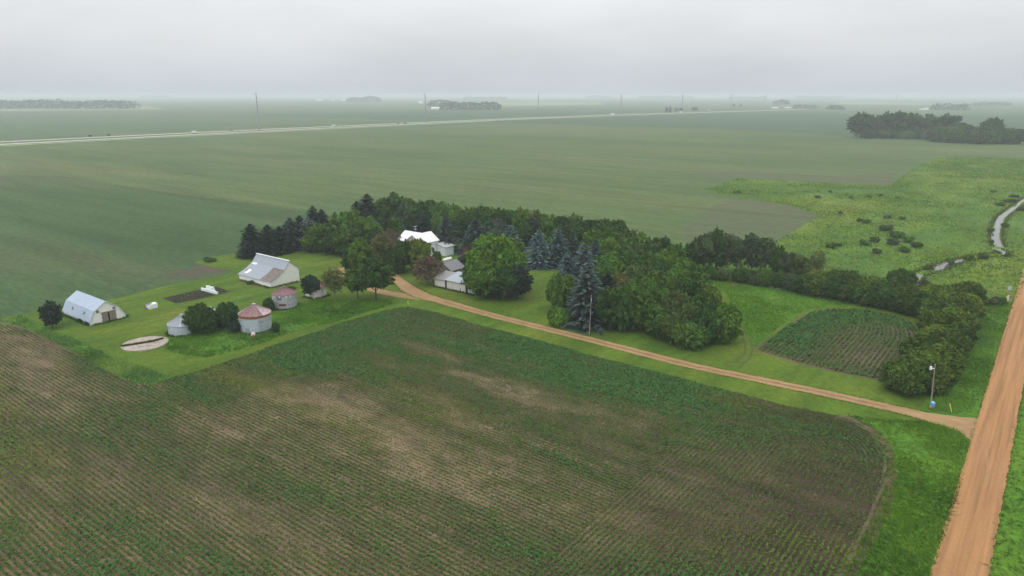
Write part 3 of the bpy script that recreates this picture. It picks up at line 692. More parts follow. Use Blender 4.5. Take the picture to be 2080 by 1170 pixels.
def row_cover(p0, p1, label, h=.95, w=.7):
    a, b = at(*p0), at(*p1); d = (b - a); L_ = d.length; ang = math.atan2(d.y, d.x)
    e_ = empty('row_cover', a, ang, label, 'row cover', 'white garden row covers')
    n = max(4, int(L_ / .75))
    for i in range(n):
        x0, x1 = L_ * i / n + .03, L_ * (i + 1) / n - .03; hh = h * random.uniform(.82, 1.12)
        mb = MB(); k = 7
        pts = [(w / 2 * math.cos(math.pi * j / k), hh * math.sin(math.pi * j / k) ** .7 + .04) for j in range(k + 1)]
        for (ya, za), (yb, zb) in zip(pts, pts[1:]): mb.face([(x0, ya, za), (x1, ya, za), (x1, yb, zb), (x0, yb, zb)])
        mb.face([(x0, y, z) for y, z in pts]); mb.face([(x1, y, z) for y, z in pts][::-1])
        mb.build('cover_panel', ROWCOVER, e_)
row_cover((410, 589.5), (442, 598.2), 'longer white row cover crossing the dark garden plot', .8, .5)
row_cover((420, 586.3), (435, 590), 'shorter white row cover at the back of the garden plot', .8, .5)

# ------------------------------------------------------------------ poles, signs and small things
def pole(pb, pt_, r, label, name='utility_pole', cat='utility pole', mat=None, group=None):
    b = at(*pb); h = hof(b, pt_[1]); lx = (pt_[0] - proj((b.x, b.y, h))[0]) * depth((b.x, b.y, h)) / F_PX
    e_ = empty(name, b, 0, label, cat, group)
    MB().tube([(0, 0, -.02), (lx * .5, 0, h * .5), (lx, 0, h)], [r, r * .85, r * .65], 10).build('shaft', mat or WOODPOLE, e_)
    return e_, h, lx
p, h, lx = pole((1197, 681), (1201, 602), .08, 'bare wooden utility pole in front of the tall blue spruce')
MB().tube([(lx, 0, h - .02), (lx, 0, h + .18)], .05, 8).build('insulator', GALV, p)
MB().box(lx - .07, -.22, h - .9, lx + .07, -.1, h - .35).build('transformer_bracket', GALV, p)
p, h, lx = pole((1890, 827), (1899.5, 741), .11, 'leaning wooden utility pole beside the driveway mouth')
MB().tube([(lx, 0, h - .02), (lx, 0, h + .15)], .05, 8).build('insulator', GALV, p)
MB().tube([(lx - .55, 0, h - .75), (lx - .55, 0, h - .25)], .17, 10).box(lx - .55, -.05, h - .62, lx, .05, h - .52).build('transformer', WHITEP, p)
p, h, lx = pole((781, 528), (780.3, 507), .13, 'white yard meter pole with crossarm near the farmhouse', 'meter_pole', 'pole', WHITE)
MB().box(lx - .8, -.08, h - .4, lx + .8, .08, h - .25).build('crossarm', WHITE, p)
MB().box(.02, -.45, h * .25, .5, -.1, h * .55).build('meter_box', WHITEP, p)
dr = empty('plastic_drum', at(1893.2, 828.5), 0, 'bright blue plastic drum at the foot of the leaning pole', 'drum')
MB().lathe([(.001, 0), (.30, 0), (.33, .05), (.33, .32), (.35, .35), (.33, .38), (.33, .62), (.35, .65), (.33, .68), (.32, .88), (.001, .92)], 20).build('drum_body', BLUE, dr, True)
MB().lathe([(.25, .905), (.25, .96), (.001, .97)], 16).build('drum_lid', plain('pale_blue_plastic', (.35, .60, .78), .4), dr)
cn = empty('orange_jug', at(1889.6, 830), 0, 'small orange container beside the blue drum', 'container')
MB().lathe([(.001, 0), (.17, 0), (.18, .28), (.10, .40), (.06, .42), (.06, .5), (.001, .5)], 12).build('container_body', ORANGE, cn)
def marker(pb, pt_, label, r=.035, mat=YELLOW):
    b = at(*pb); h = hof(b, pt_[1]); lx = (pt_[0] - pb[0]) * depth(b) / F_PX
    o_ = MB().tube([(0, 0, 0), (lx, 0, h)], r, 6).tube([(lx * .62, 0, h * .62), (lx * 1.0, 0, h * 1.001)], r * 1.3, 6).build('marker_post', mat); o_.location = b
    tag(o_, label, 'marker post'); return o_
marker((1933, 839), (1926, 820), 'leaning yellow guy-wire marker in the grass by the road corner', .05)
marker((829, 618), (829, 610), 'short yellow-green marker post on the lawn beside the drive fork', .05)
sg = empty('road_sign', at(2046.5, 607), 0, 'grey road sign seen from behind on twin posts beside the creek bend', 'road sign')
h = hof(at(2046.5, 607), 580)
for x in (-.22, .22): MB().tube([(x, 0, 0), (x, 0, h)], .035, 6).build('post', GREYWOOD, sg)
MB().box(-.42, -.05, h - 1.0, .42, -.01, h - .1).build('sign_panel', GALV, sg)
mk = empty('delineator_post', at(2046.3, 613), 0, 'white delineator post with yellow reflector at the road edge', 'marker post')
MB().box(-.16, -.1, 0, .16, .1, 1.55).build('post', plain('cream_post', (.62, .58, .48), .7), mk)
MB().box(-.52, -.13, .9, -.20, -.10, 1.45).build('reflector', plain('yellow_reflector', (.72, .55, .08), .4), mk)
# power line of steel monopoles
PYL = [((527, 266), 188), ((865, 249), 190), ((1093.5, 223), 187), ((1260.5, 234), 190), ((1385, 227), 191), ((1484, 214.5), 191.5), ((1554, 208), 191.6), ((1821, 206), 191.8)]
PL = ['tallest dark steel power pole, leftmost along the highway', 'steel power pole standing before the white farm sheds on the horizon', 'thin steel power pole in the open plain right of the far dark wood',
      'steel power pole just right of the white semi truck', 'hazy steel power pole beside the little roadside trees', 'faint steel power pole between the roadside trees and the hazy buildings',
      'very faint steel power pole just left of the hazy buildings', 'faintest steel power pole on the horizon above the dark grove']
for ((bx_, by), ty), lb in zip(PYL, PL):
    b = at(bx_, by); h = hof(b, ty); e_ = empty('power_pylon', b, R(30), lb, 'power pole', 'steel power poles along the highway')
    s_ = max(1, b.y / 1500)
    MB().tube([(0, 0, 0), (0, 0, h * .5), (0, 0, h)], [1.0 * s_, .75 * s_, .42 * s_], 10).build('shaft', STEEL, e_)
    for k in range(4):
        z = h * (.97 - .11 * k); sd = 1 if k else -1
        MB().tube([(0, 0, z - .3), (sd * 3.6, 0, z + .35)], [.22 * s_, .12 * s_], 6).build('arm', STEEL, e_)
        MB().tube([(sd * 3.5, 0, z + .3), (sd * 3.5, 0, z - 1.6)], .10 * s_, 6).build('insulator', STEEL, e_)
# vehicles on the highway
HD = math.atan2((at(1240, 235) - at(520, 267.3)).y, (at(1240, 235) - at(520, 267.3)).x)
def car(px_, py, label, paint, cat='car', s=1.0, van=False):
    e_ = empty('van' if van else 'car', at(px_, py, .15), HD, label, cat, 'vehicles on the highway'); e_.scale = (s, s, s)
    if van: prof = [(-2.7, .4), (-2.7, 2.3), (1.2, 2.35), (2.0, 1.35), (2.75, 1.1), (2.75, .4)]
    else: prof = [(-2.2, .35), (-2.25, .95), (-1.5, 1.0), (-.95, 1.5), (.45, 1.5), (1.1, .98), (2.1, .85), (2.2, .35)]
    MB().prism(prof, -.9, .9).build('body', paint, e_)
    if van: MB().prism([(1.25, 1.5), (1.15, 2.2), (1.22, 2.27), (1.95, 1.42)], -.92, .92).build('windscreen', GLASSY, e_)
    else: MB().prism([(-1.35, 1.05), (-.9, 1.42), (.42, 1.42), (.95, 1.05)], -.915, .915).build('window', GLASSY, e_)
    for x in (-1.4, 1.4):
        for y in (-.8, .8):
            w = MB().tube([(x, y - .12, .35), (x, y + .12, .35)], .35, 12).build('wheel', BLACK, e_)
car(38, 290.3, 'silver car at the far left end of the highway', CARGREY)
car(396, 270.6, 'white van on the highway left of the tallest power pole', WHITEP, 'van', 1.2, True)
car(470, 265.5, 'dark car on the highway just left of the tallest power pole', CARDARK)
car(679, 257.4, 'white pickup-sized van alone on the highway between two power poles', WHITEP, 'van', 1.2, True)
car(809, 252.2, 'dark car trailing a second dark car near the second power pole', CARDARK)
car(823, 251.5, 'dark car leading the pair close to the second power pole', CARDARK)
car(1383, 228.9, 'white van on the highway by the little roadside trees', WHITEP, 'van', 1.6, True)
car(1441, 225.6, 'tiny white van farthest along the hazy highway', WHITEP, 'van', 1.5, True)
e_ = empty('semi_truck', at(1243, 234.4, .15), HD + math.pi, 'white semi truck with long box trailer on the highway', 'truck', 'vehicles on the highway')
MB().box(-9, -1.3, 1.2, 4.2, 1.3, 4.2).build('trailer', WHITEP, e_)
MB().prism([(4.8, .7), (4.8, 3.7), (6.8, 3.5), (7.1, 2.2), (8.8, 1.9), (8.9, .7)], -1.2, 1.2).build('cab', CARGREY, e_)
for x in (-8, -6.7, 3.6, 5.0, 8.0):
    for y in (-1.05, 1.05): MB().tube([(x, y - .16, .52), (x, y + .16, .52)], .52, 12).build('wheel', BLACK, e_)
# farm buildings far across the plain
def far_building(px0, px1, py, ytop, label, dep_=18, name='farm_building', roofm=None):
    a, b = at(px0, py), at(px1, py); w = b.x - a.x; h = hof(a, ytop)
    e_ = empty(name, a, 0, label, 'farm building')
    h = max(4.0, h)
    MB().prism([(0, 0), (0, h * .6), (dep_ / 2, h), (dep_, h * .6), (dep_, 0)], 0, w).build('wall', WHITE, e_)
    gable_roof([(0, h * .6), (dep_ / 2, h), (dep_, h * .6)], 0, w, .2, .5).build('roof', roofm or WHITEROOF, e_)
    for c in e_.children: c.data.transform(Matrix(((0, 1, 0, 0), (1, 0, 0, 0), (0, 0, 1, 0), (0, 0, 0, 1)))); c.data.flip_normals()
far_building(641, 654, 204.5, 201.3, 'largest pale shed of the hazy farm left of the second power pole', 30)
far_building(673, 679, 204.5, 202, 'smallest pale shed in the middle of the hazy farm', 20)
far_building(692, 701, 204.5, 201.5, 'pale shed against the hazy wood left of the second power pole', 25)
far_building(876, 897, 222.6, 217.8, 'long white shed before the dark wood on the plain')
far_building(902, 909, 222.6, 219, 'low white shed right of the long white shed', 14)
far_building(906, 911, 221.5, 215.2, 'narrow tall white barn at the edge of the dark wood', 12)
far_building(850, 858, 210, 206, 'white farmhouse left of the second power pole above the long shed', 16)
far_building(1571, 1581, 220.2, 217.6, 'white shed at the left end of the hazy roadside buildings', 20)
far_building(1597, 1612, 220, 217.6, 'longer white shed in the hazy roadside buildings', 20)
far_building(1872, 1879, 223.5, 221.6, 'white shed left of the hazy grove on the right', 14)
far_building(1880, 1886, 222.8, 219.6, 'taller white barn left of the hazy grove on the right', 12)

# ------------------------------------------------------------------ trees
def unit(a): return a / np.maximum(np.linalg.norm(a, axis=1, keepdims=True), 1e-6)
def cards(P, Nrm, sx, sy, rng, T=None):
    """diamond leaf cards with centres P facing Nrm"""
    n = len(P); Nrm = unit(Nrm)
    T = unit(rng.normal(size=(n, 3))) if T is None else unit(T)
    T = unit(T - Nrm * (T * Nrm).sum(1, keepdims=True)); B = np.cross(Nrm, T)
    sx = np.broadcast_to(sx, (n,))[:, None]; sy = np.broadcast_to(sy, (n,))[:, None]
    return np.stack([P + T * sx, P + B * sy, P - T * sx, P - B * sy], 1).reshape(-1, 3)
def crown(seed, asp=2.3, clear=.10, nl=26, n=6500, ls=.072, lr=(.18, .40), core=.5, spray=1.0):
    rng = np.random.default_rng(seed); H = asp; zc = (clear + 1) / 2 * H; hz = (1 - clear) / 2 * H
    d = unit(rng.normal(size=(nl, 3))); d[:, 2] = d[:, 2] * .9 + .12
    C = np.c_[d[:, 0] * .70, d[:, 1] * .70, zc + d[:, 2] * hz * .74]; r = rng.uniform(*lr, nl)
    C = np.r_[C, [[0, 0, zc]]]; r = np.r_[r, core]; vs_ = np.r_[np.ones(nl), hz * .85]
    lt = rng.uniform(.66, 1.36, nl + 1); lh = rng.uniform(-.10, .10, nl + 1)
    w = r ** 2; k = rng.choice(nl + 1, n, p=w / w.sum())
    q = unit(rng.normal(size=(n, 3)) + [0, 0, .18]); rr = r[k] * rng.uniform(.55, 1.08, n) ** .7
    sc = np.ones((n, 3)); sc[:, 2] = vs_[k]
    P = C[k] + q * rr[:, None] * sc
    P += rng.normal(size=(n, 3)) * .03
    ns = int(nl * 3.2 * spray); ne = int(n * .55 * spray)                  # leafy shoots that break the outline
    if ns:
        sd = unit(rng.normal(size=(ns, 3)) + [0, 0, .35]); s0 = rng.uniform(.45, .75, ns); s1 = rng.uniform(.90, 1.24, ns)
        j = rng.integers(0, ns, ne); tt = s0[j] + (s1[j] - s0[j]) * rng.random(ne) ** .7
        Q = np.c_[sd[j, 0] * .92, sd[j, 1] * .92, sd[j, 2] * hz] * tt[:, None] + [0, 0, zc]
        Q += rng.normal(size=(ne, 3)) * (.085 * (1.35 - tt))[:, None]
        lt = np.r_[lt, rng.uniform(.75, 1.55, ns)]; lh = np.r_[lh, rng.uniform(-.10, .12, ns)]
        P = np.r_[P, Q]; q = np.r_[q, sd[j]]; k = np.r_[k, nl + 1 + j]
    m_ = P[:, 2] > clear * H * .9; q = q[m_]; k = k[m_]
    P = P[m_]; m = len(P)
    nr = q * .8 + rng.normal(size=(m, 3)) * .75 + [0, 0, .35]
    s = rng.uniform(.6, 1.25, m) * ls
    t = lt[k] * rng.uniform(.72, 1.30, m); h = lh[k] + rng.uniform(-.08, .08, m)
    col = np.c_[t * (1 + h), t, t * (1 - h)]
    V_ = cards(P, nr, s * 1.15, s * .8, rng)
    rad = np.percentile(np.hypot(V_[:, 0], V_[:, 1]), 97); V_[:, :2] /= rad
    V_[:, 2] *= H / np.percentile(V_[:, 2], 99.7); V_[:, 2] /= H
    return fast_quads('crown', V_, LEAF, col)
def conifer(seed, asp=3.0, levels=26, ls=.085, full=1.0, point=.85, ex=.58):
    rng = np.random.default_rng(seed); H = asp; P = []; Nn = []; T = []; S = []; Cc = []
    for i in range(levels):
        f = i / (levels - 1); z = H * (.03 + .95 * f); ln = (1 - f) ** ex * point * rng.uniform(.88, 1.1) + .05
        nb = int(5 + 8 * (1 - f)); ph = rng.uniform(0, 6.28)
        for b in range(nb):
            a = ph + 6.283 * b / nb + rng.uniform(-.25, .25); L_ = ln * rng.uniform(.72, 1.15)
            drop = .22 * L_ + .02; dv = np.array([math.cos(a), math.sin(a), 0]); sd = np.array([-math.sin(a), math.cos(a), 0]); bt = rng.uniform(.75, 1.15)
            k = max(5, int(L_ / .065 * full))
            for j in range(k):
                t = (j + rng.uniform(.3, 1)) / k
                p = dv * L_ * t + sd * rng.normal() * .07 * (1.15 - t) * (L_ + .35); p[2] = z - drop * t ** 1.4 + rng.normal() * .02
                P.append(p); T.append(dv * .8 + sd * rng.normal() * .5 + [0, 0, -.35]); Nn.append([rng.normal() * .35, rng.normal() * .35, 1]); S.append(rng.uniform(.7, 1.2))
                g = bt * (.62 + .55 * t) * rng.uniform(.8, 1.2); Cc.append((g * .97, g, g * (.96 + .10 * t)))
    P = np.array(P); S = np.array(S) * ls
    V_ = cards(P, np.array(Nn), S * 1.5, S * .62, rng, np.array(T))
    V_[:, :2] /= np.percentile(np.hypot(V_[:, 0], V_[:, 1]), 98); V_[:, 2] = np.maximum(V_[:, 2], .02) / np.percentile(V_[:, 2], 99.9)
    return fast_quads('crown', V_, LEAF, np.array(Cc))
def trunk_mesh(seed, asp=2.3, r=.055, fork=.30, limbs=5, top=.75, twigs=0, mat=None):
    rnd = random.Random(seed); mb = MB()
    mb.tube([(0, 0, -.01), (rnd.uniform(-.03, .03), rnd.uniform(-.03, .03), fork * asp), (rnd.uniform(-.06, .06), rnd.uniform(-.06, .06), top * asp)], [r, r * .75, r * .25], 7)
    for i in range(limbs):
        a = 6.28 * i / limbs + rnd.uniform(-.4, .4); z0 = fork * asp * rnd.uniform(.8, 1.5); L_ = rnd.uniform(.5, .8)
        p0 = Vector((0, 0, z0)); p1 = Vector((math.cos(a) * L_ * .5, math.sin(a) * L_ * .5, z0 + .35 * L_ * asp * .5)); p2 = Vector((math.cos(a) * L_, math.sin(a) * L_, min(asp * .92, z0 + asp * .38 * rnd.uniform(.6, 1.2))))
        mb.tube([p0, p1, p2], [r * .5, r * .35, r * .12], 5, cap=False)
        for k in range(twigs):
            t = rnd.uniform(.25, 1); q = p1.lerp(p2, t) if rnd.random() < .7 else p0.lerp(p1, t); aa = a + rnd.uniform(-1.3, 1.3); l = rnd.uniform(.2, .5)
            q2 = q + Vector((math.cos(aa) * l, math.sin(aa) * l, rnd.uniform(.1, .6) * l * 2))
            mb.tube([q, q.lerp(q2, .5) + Vector((0, 0, .03)), q2], [r * .16, r * .11, r * .05], 3, cap=False)
    mb.v = [(x, y, z / asp) for x, y, z in mb.v]
    o = mb.build('trunk', mat or BARK); me = o.data; bpy.data.objects.remove(o); return me
KIND = {
 'round': [(crown(10 + i, 2.2, .08, 26), trunk_mesh(i)) for i in range(7)],
 'tall': [(crown(30 + i, 3.2, .06, 34, 7500, .072, (.18, .38), .45), trunk_mesh(30 + i, 3.2)) for i in range(5)],
 'big': [(crown(50 + i, 1.8, .06, 44, 16000, .050, (.17, .34), .62), trunk_mesh(50 + i, 1.8, .05)) for i in range(3)],
 'open': [(crown(60 + i, 2.0, .26, 20, 5200, .070, (.22, .38), .40), trunk_mesh(60 + i, 2.0, .05, .24, 6, .7, 2)) for i in range(4)],
 'bush': [(crown(70 + i, 1.15, .0, 30, 7000, .062, (.17, .36), .55), trunk_mesh(70 + i, 1.15, .05, .15, 6)) for i in range(6)],
 'thin': [(crown(80 + i, 2.6, .22, 22, 1500, .062, (.22, .42), .5), trunk_mesh(80 + i, 2.6, .045, .25, 7, .8, 9, GREYBARK)) for i in range(4)],
 'bare': [(crown(90 + i, 2.0, .10, 20, 1700, .050, (.22, .42), .5), trunk_mesh(90 + i, 2.0, .05, .15, 9, .8, 14, GREYBARK)) for i in range(3)],
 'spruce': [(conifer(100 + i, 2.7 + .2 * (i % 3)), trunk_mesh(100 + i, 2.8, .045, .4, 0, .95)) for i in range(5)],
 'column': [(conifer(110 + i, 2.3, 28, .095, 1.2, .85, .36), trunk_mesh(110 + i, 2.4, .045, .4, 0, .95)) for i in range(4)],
 'shrub': [(crown(120 + i, 1.2, .0, 9, 700, .12, (.25, .5), .5), trunk_mesh(120 + i, 1.3, .05, .15, 4)) for i in range(5)],
}
CL = {'dg': (.048, .102, .025), 'mg': (.078, .156, .029), 'lg': (.100, .195, .028), 'yg': (.165, .225, .036), 'og': (.120, .140, .046), 'sg': (.080, .122, .038),
      'ds': (.034, .058, .042), 'gs': (.080, .115, .100), 'bs': (.150, .215, .205), 'br': (.125, .090, .066), 'hd': (.066, .112, .024), 'hl': (.110, .172, .030), 'wl': (.080, .120, .054)}
WORDC = {'dg': 'dark green', 'mg': 'mid-green', 'lg': 'fresh green', 'yg': 'yellow-green', 'og': 'olive', 'sg': 'dull green', 'ds': 'blackish green', 'gs': 'grey-green', 'bs': 'blue-grey', 'br': 'brownish', 'hd': 'deep green', 'hl': 'lighter green', 'wl': 'grey-green'}
TR = random.Random(5); counter = {}
def tree(kind, x, ytop, base=None, h=None, w=40, c='mg', label='', group=None, cat=None, name=None, by=None):
    """top at photo pixel (x, ytop); base = photo row of its foot, or h = its height in metres"""
    if base is not None:
        b = at(x, base); h = h or hof(b, ytop)
    else: b = at(x, ytop, h)
    b = Vector((b.x, b.y, 0)); w = w * (1.36 if kind in ('spruce', 'column') else 1.0); r = w / 2 * depth((b.x, b.y, h * .5)) / F_PX
    nm = name or {'spruce': 'spruce_tree', 'column': 'spruce_tree', 'bush': 'bush', 'shrub': 'bush'}.get(kind, 'tree')
    e_ = empty(nm, b, TR.uniform(0, 6.28), label, cat or {'spruce_tree': 'spruce'}.get(nm, nm), group)
    e_.scale = (r, r * TR.uniform(.92, 1.08), h)
    i = counter.get(kind, 0); counter[kind] = i + 1; cm, tm = KIND[kind][i % len(KIND[kind])]
    cr_ = link('foliage' if nm == 'bush' else 'crown', cm, e_); j = TR.uniform(.88, 1.14); hj = TR.uniform(-.07, .07); k = CL[c]
    cr_.color = (k[0] * j * (1 + hj), k[1] * j, k[2] * j * (1 - hj), 1)
    link('stems' if nm == 'bush' else 'trunk', tm, e_)
    return e_
ORD = 'first second third fourth fifth sixth seventh eighth ninth tenth eleventh twelfth thirteenth fourteenth fifteenth sixteenth seventeenth eighteenth nineteenth twentieth twenty-first twenty-second twenty-third twenty-fourth twenty-fifth twenty-sixth twenty-seventh twenty-eighth twenty-ninth thirtieth'.split()
def row(items, phrase, group, noun='tree', kind='round', name=None, cat=None, frm='left'):
    """items: (x, ytop, base, h, w, colour[, kind]); each is told apart by its colour and its count along the row"""
    its = sorted(items, key=lambda q: q[0])
    for i, q in enumerate(its):
        kd = q[6] if len(q) > 6 else kind
        tree(kd, q[0], q[1], q[2], q[3], q[4], q[5], f'{WORDC[q[5]]} {noun}, {ORD[i]} from {frm} in {phrase}', group, cat, name)

# single trees that stand out
tree('round', 108, 612, 667, None, 38, 'ds', 'lone dark round tree on a bare trunk beside the gambrel barn', name='tree')
tree('bush', 410, 620, 677, None, 56, 'dg', 'dark bushy tree pressed against the plain grey grain bin', cat='tree', name='tree')
tree('bush', 466, 615, 663, None, 46, 'dg', 'dark bushy tree between the hidden bin and the rust-banded bin', cat='tree', name='tree')
tree('bush', 440, 637, 664, None, 30, 'dg', 'low dark bush in front of the half hidden grey bin')
tree('bush', 547, 606, 632, None, 24, 'dg', 'small dark bush at the left side of the red-roofed bin')
tree('bush', 479, 652, 675, None, 26, 'ds', 'low dark bush at the left foot of the rust-banded bin')
tree('bush', 561, 655, 676, None, 16, 'dg', 'small dark bush at the right foot of the rust-banded bin')
tree('open', 632, 561, 607, None, 40, 'ds', 'dark spreading tree in front of the tiny white shed')
tree('thin', 680, 544, 607, None, 46, 'og', 'thin olive tree right of the tiny white shed')
tree('open', 727, 541, 607, None, 52, 'mg', 'smaller green tree of the pair on the lawn where the drive forks')
tree('open', 764, 525, 609, None, 78, 'dg', 'large dark tree of the pair on the lawn where the drive forks')
tree('tall', 733, 484, 560, None, 52, 'lg', 'fresh green upright tree behind the pair on the lawn')
tree('round', 716, 505, 560, None, 40, 'dg', 'dark tree beside the fresh green upright tree behind the pair', )
tree('round', 775, 481, 545, None, 46, 'og', 'olive tree left of the white meter pole')
tree('bare', 790, 466, 527, None, 62, 'br', 'reddish brown half bare tree left of the farmhouse roof')
tree('round', 822, 490, 548, None, 52, 'dg', 'dark tree with lighter top hiding the farmhouse front')
tree('round', 853, 487, 550, None, 50, 'yg', 'yellow-green tree hiding the lower half of the farmhouse')
tree('round', 806, 505, 556, None, 40, 'dg', 'dark tree between the white meter pole and the farmhouse')
tree('bare', 868, 520, 578, None, 66, 'br', 'brown half bare tree leaning over the left end of the white shed')
tree('bush', 888, 511, 533, None, 18, 'mg', 'small green tree at the corner of the farmhouse wing', cat='tree', name='tree')
tree('bare', 957, 503, 553, None, 42, 'br', 'brown twiggy shrub behind the garage roof', cat='tree')
tree('round', 939, 522, 552, None, 26, 'gs', 'pale grey-green shrub at the right end of the garage roof', cat='tree')
tree('big', 1009, 480, 590, None, 112, 'lg', 'huge fresh green tree standing behind the end of the white shed')
tree('big', 985, 528, 603, None, 92, 'lg', 'broad fresh green tree covering the right end of the white shed')
tree('round', 1051, 540, 607, None, 58, 'ds', 'dark conifer-like tree on the right flank of the huge green tree')
tree('round', 1022, 545, 610, None, 62, 'dg', 'dark lower tree in front of the huge green tree')
tree('spruce', 1192, 549, 659, None, 84, 'gs', 'tall grey-green spruce behind the bare utility pole')
tree('spruce', 1232, 556, 648, None, 62, 'ds', 'dark spruce just right of the tall spruce behind the utility pole')
tree('bush', 1143, 559, 630, None, 66, 'mg', 'round green tree left of the tall spruce by the utility pole', cat='tree', name='tree')
tree('bush', 1463, 620, 693, None, 74, 'lg', 'rounded tree with bright top at the right end of the grove', cat='tree', name='tree')
tree('bush', 1400, 655, 706, None, 70, 'mg', 'low rounded tree at the front right corner of the grove', cat='tree', name='tree')
tree('bush', 1134, 626, 661, None, 44, 'lg', 'low light green leafy mound beside the drive left of the tall spruce', name='bush')
tree('thin', 758, 440, 502, None, 22, 'gs', 'slender dark-stemmed tree in the gap behind the big green clump')
tree('round', 805, 442, 490, None, 30, 'mg', 'small round green tree right of the gap behind the big green clump')
# spruces
S1 = [(514, 455, 521, None, 44, 'ds'), (548, 457, 517, None, 42, 'ds'), (571, 460, 514, None, 36, 'ds'), (593, 443, 507, None, 42, 'gs'), (613, 438, 503, None, 36, 'ds'), (629, 442, 505, None, 40, 'bs'), (639, 419, 484, None, 34, 'ds'), (657, 426, 484, None, 38, 'ds'), (683, 431, 480, None, 24, 'gs')]
row(S1, 'the spruce row behind the swept roof barn', 'spruces behind the swept roof barn', 'spruce', 'column')
S2 = [(728, 409, 478, None, 34, 'ds'), (749, 395, 480, None, 50, 'ds'), (829, 410, 470, None, 40, 'bs')]
row(S2, 'the tall back trees left of the farmhouse', 'tall conifers left of the farmhouse', 'spruce', 'column')
S3 = [(907, 438, 511, None, 46, 'gs'), (967, 446, 513, None, 62, 'gs'), (1036, 458, 520, None, 46, 'bs'), (1058, 488, 530, None, 30, 'gs'), (1095, 469, 542, None, 52, 'bs'), (1134, 463, 542, None, 44, 'bs'), (1162, 470, 545, None, 34, 'gs'), (1185, 495, 590, None, 62, 'bs'), (1152, 513, 590, None, 48, 'bs'), (1194, 528, 625, None, 54, 'bs'), (1208, 487, 570, None, 40, 'gs')]
row(S3, 'the blue spruces before the grove', 'spruces along the front of the grove', 'spruce', 'spruce')
# big green clump left of the house
row([(652, 455, 508, None, 56, 'mg'), (690, 439, 510, None, 60, 'mg'), (716, 429, 505, None, 62, 'lg'), (748, 441, 512, None, 58, 'mg'), (672, 462, 516, None, 60, 'dg'), (706, 462, 520, None, 62, 'mg'), (738, 464, 520, None, 56, 'dg'), (635, 475, 512, None, 42, 'mg'), (762, 463, 515, None, 44, 'dg')],
    'the big green clump right of the spruce row', 'trees in the big green clump')
row([(798, 393, None, 12.5, 60, 'dg', 'round'), (826, 404, None, 11, 36, 'mg'), (776, 403, None, 10, 34, 'mg'), (778, 425, None, 9, 36, 'dg')], 'the tall clump beyond the farmhouse', 'tall trees beyond the farmhouse')
# back rows of the grove
bk = [(849, 409), (869, 408), (893, 411), (918, 416), (942, 424), (962, 423), (980, 420), (998, 423), (1018, 424), (1038, 427), (1062, 424), (1089, 428), (1115, 437), (1143, 440), (1168, 436)]
row([(x, y, None, 9.5 + (i % 3) * .5, 40 + (i * 7) % 11, ('mg', 'dg', 'mg', 'lg', 'sg', 'mg', 'dg')[i % 7], ('tall', 'round')[i % 2]) for i, (x, y) in enumerate(bk)], 'the far back row behind the farmhouse', 'back row of the grove')
b2_ = [(843, 428), (866, 432), (888, 430), (935, 440), (985, 440), (1010, 446), (1062, 452), (1084, 446), (1112, 452), (1145, 455), (1172, 456), (1003, 466)]
row([(x, y, None, 8.2 + (i % 3) * .4, 42, ('dg', 'ds', 'mg', 'dg', 'dg', 'gs')[i % 6], ('round', 'tall')[i % 2]) for i, (x, y) in enumerate(b2_)], 'the row just before the back row', 'second row of the grove')
rb = [(1204, 447), (1227, 446), (1252, 449), (1240, 466), (1281, 468), (1303, 474), (1272, 485), (1238, 484), (1345, 483), (1376, 499), (1325, 492), (1205, 470), (1300, 497)]
row([(x, y, None, 9 + (i % 3) * .5, 52, ('dg', 'mg', 'dg', 'mg', 'sg', 'mg', 'mg', 'lg')[i % 8], ('round', 'tall', 'round')[i % 3]) for i, (x, y) in enumerate(rb)], 'the upper right shoulder of the grove', 'upper right trees of the grove')
mg = [(1220, 521), (1252, 516), (1279, 512), (1317, 514), (1357, 507), (1394, 527), (1414, 537), (1340, 530), (1375, 540), (1300, 540), (1335, 552)]
row([(x, y, None, 8.2 + (i % 3) * .4, 60, ('mg', 'lg', 'mg', 'mg', 'lg', 'lg', 'mg', 'dg', 'mg', 'sg', 'mg')[i], ('round', 'bush')[i % 2]) for i, (x, y) in enumerate(mg)], 'the middle band of the right-hand grove', 'middle trees of the grove', name='tree', cat='tree')
fg = [(1262, 556, 'og'), (1286, 570, 'mg'), (1311, 564, 'mg'), (1340, 558, 'lg'), (1371, 565, 'mg'), (1404, 575, 'dg'), (1436, 578, 'hl'), (1270, 592, 'dg'), (1299, 588, 'mg'), (1348, 586, 'mg'), (1376, 592, 'sg'), (1243, 586, 'dg'), (1415, 604, 'dg'), (1440, 602, 'dg')]
row([(x, y, None, 7.6 + (i % 3) * .4, 60, c_, ('round', 'bush', 'round')[i % 3]) for i, (x, y, c_) in enumerate(fg)], 'the lower grove band facing the drive', 'lower trees of the grove', name='tree', cat='tree')
ff = [(1275, 606, 662, 'dg'), (1305, 605, 674, 'mg'), (1335, 622, 685, 'mg'), (1365, 632, 694, 'sg'), (1428, 630, 698, 'dg'), (1396, 620, 690, 'sg')]
row([(x, y, b_, None, 58, c_, 'round' if i < 3 else 'bush') for i, (x, y, b_, c_) in enumerate(ff)], 'the grove edge nearest the drive', 'front trees of the grove', name='tree', cat='tree')
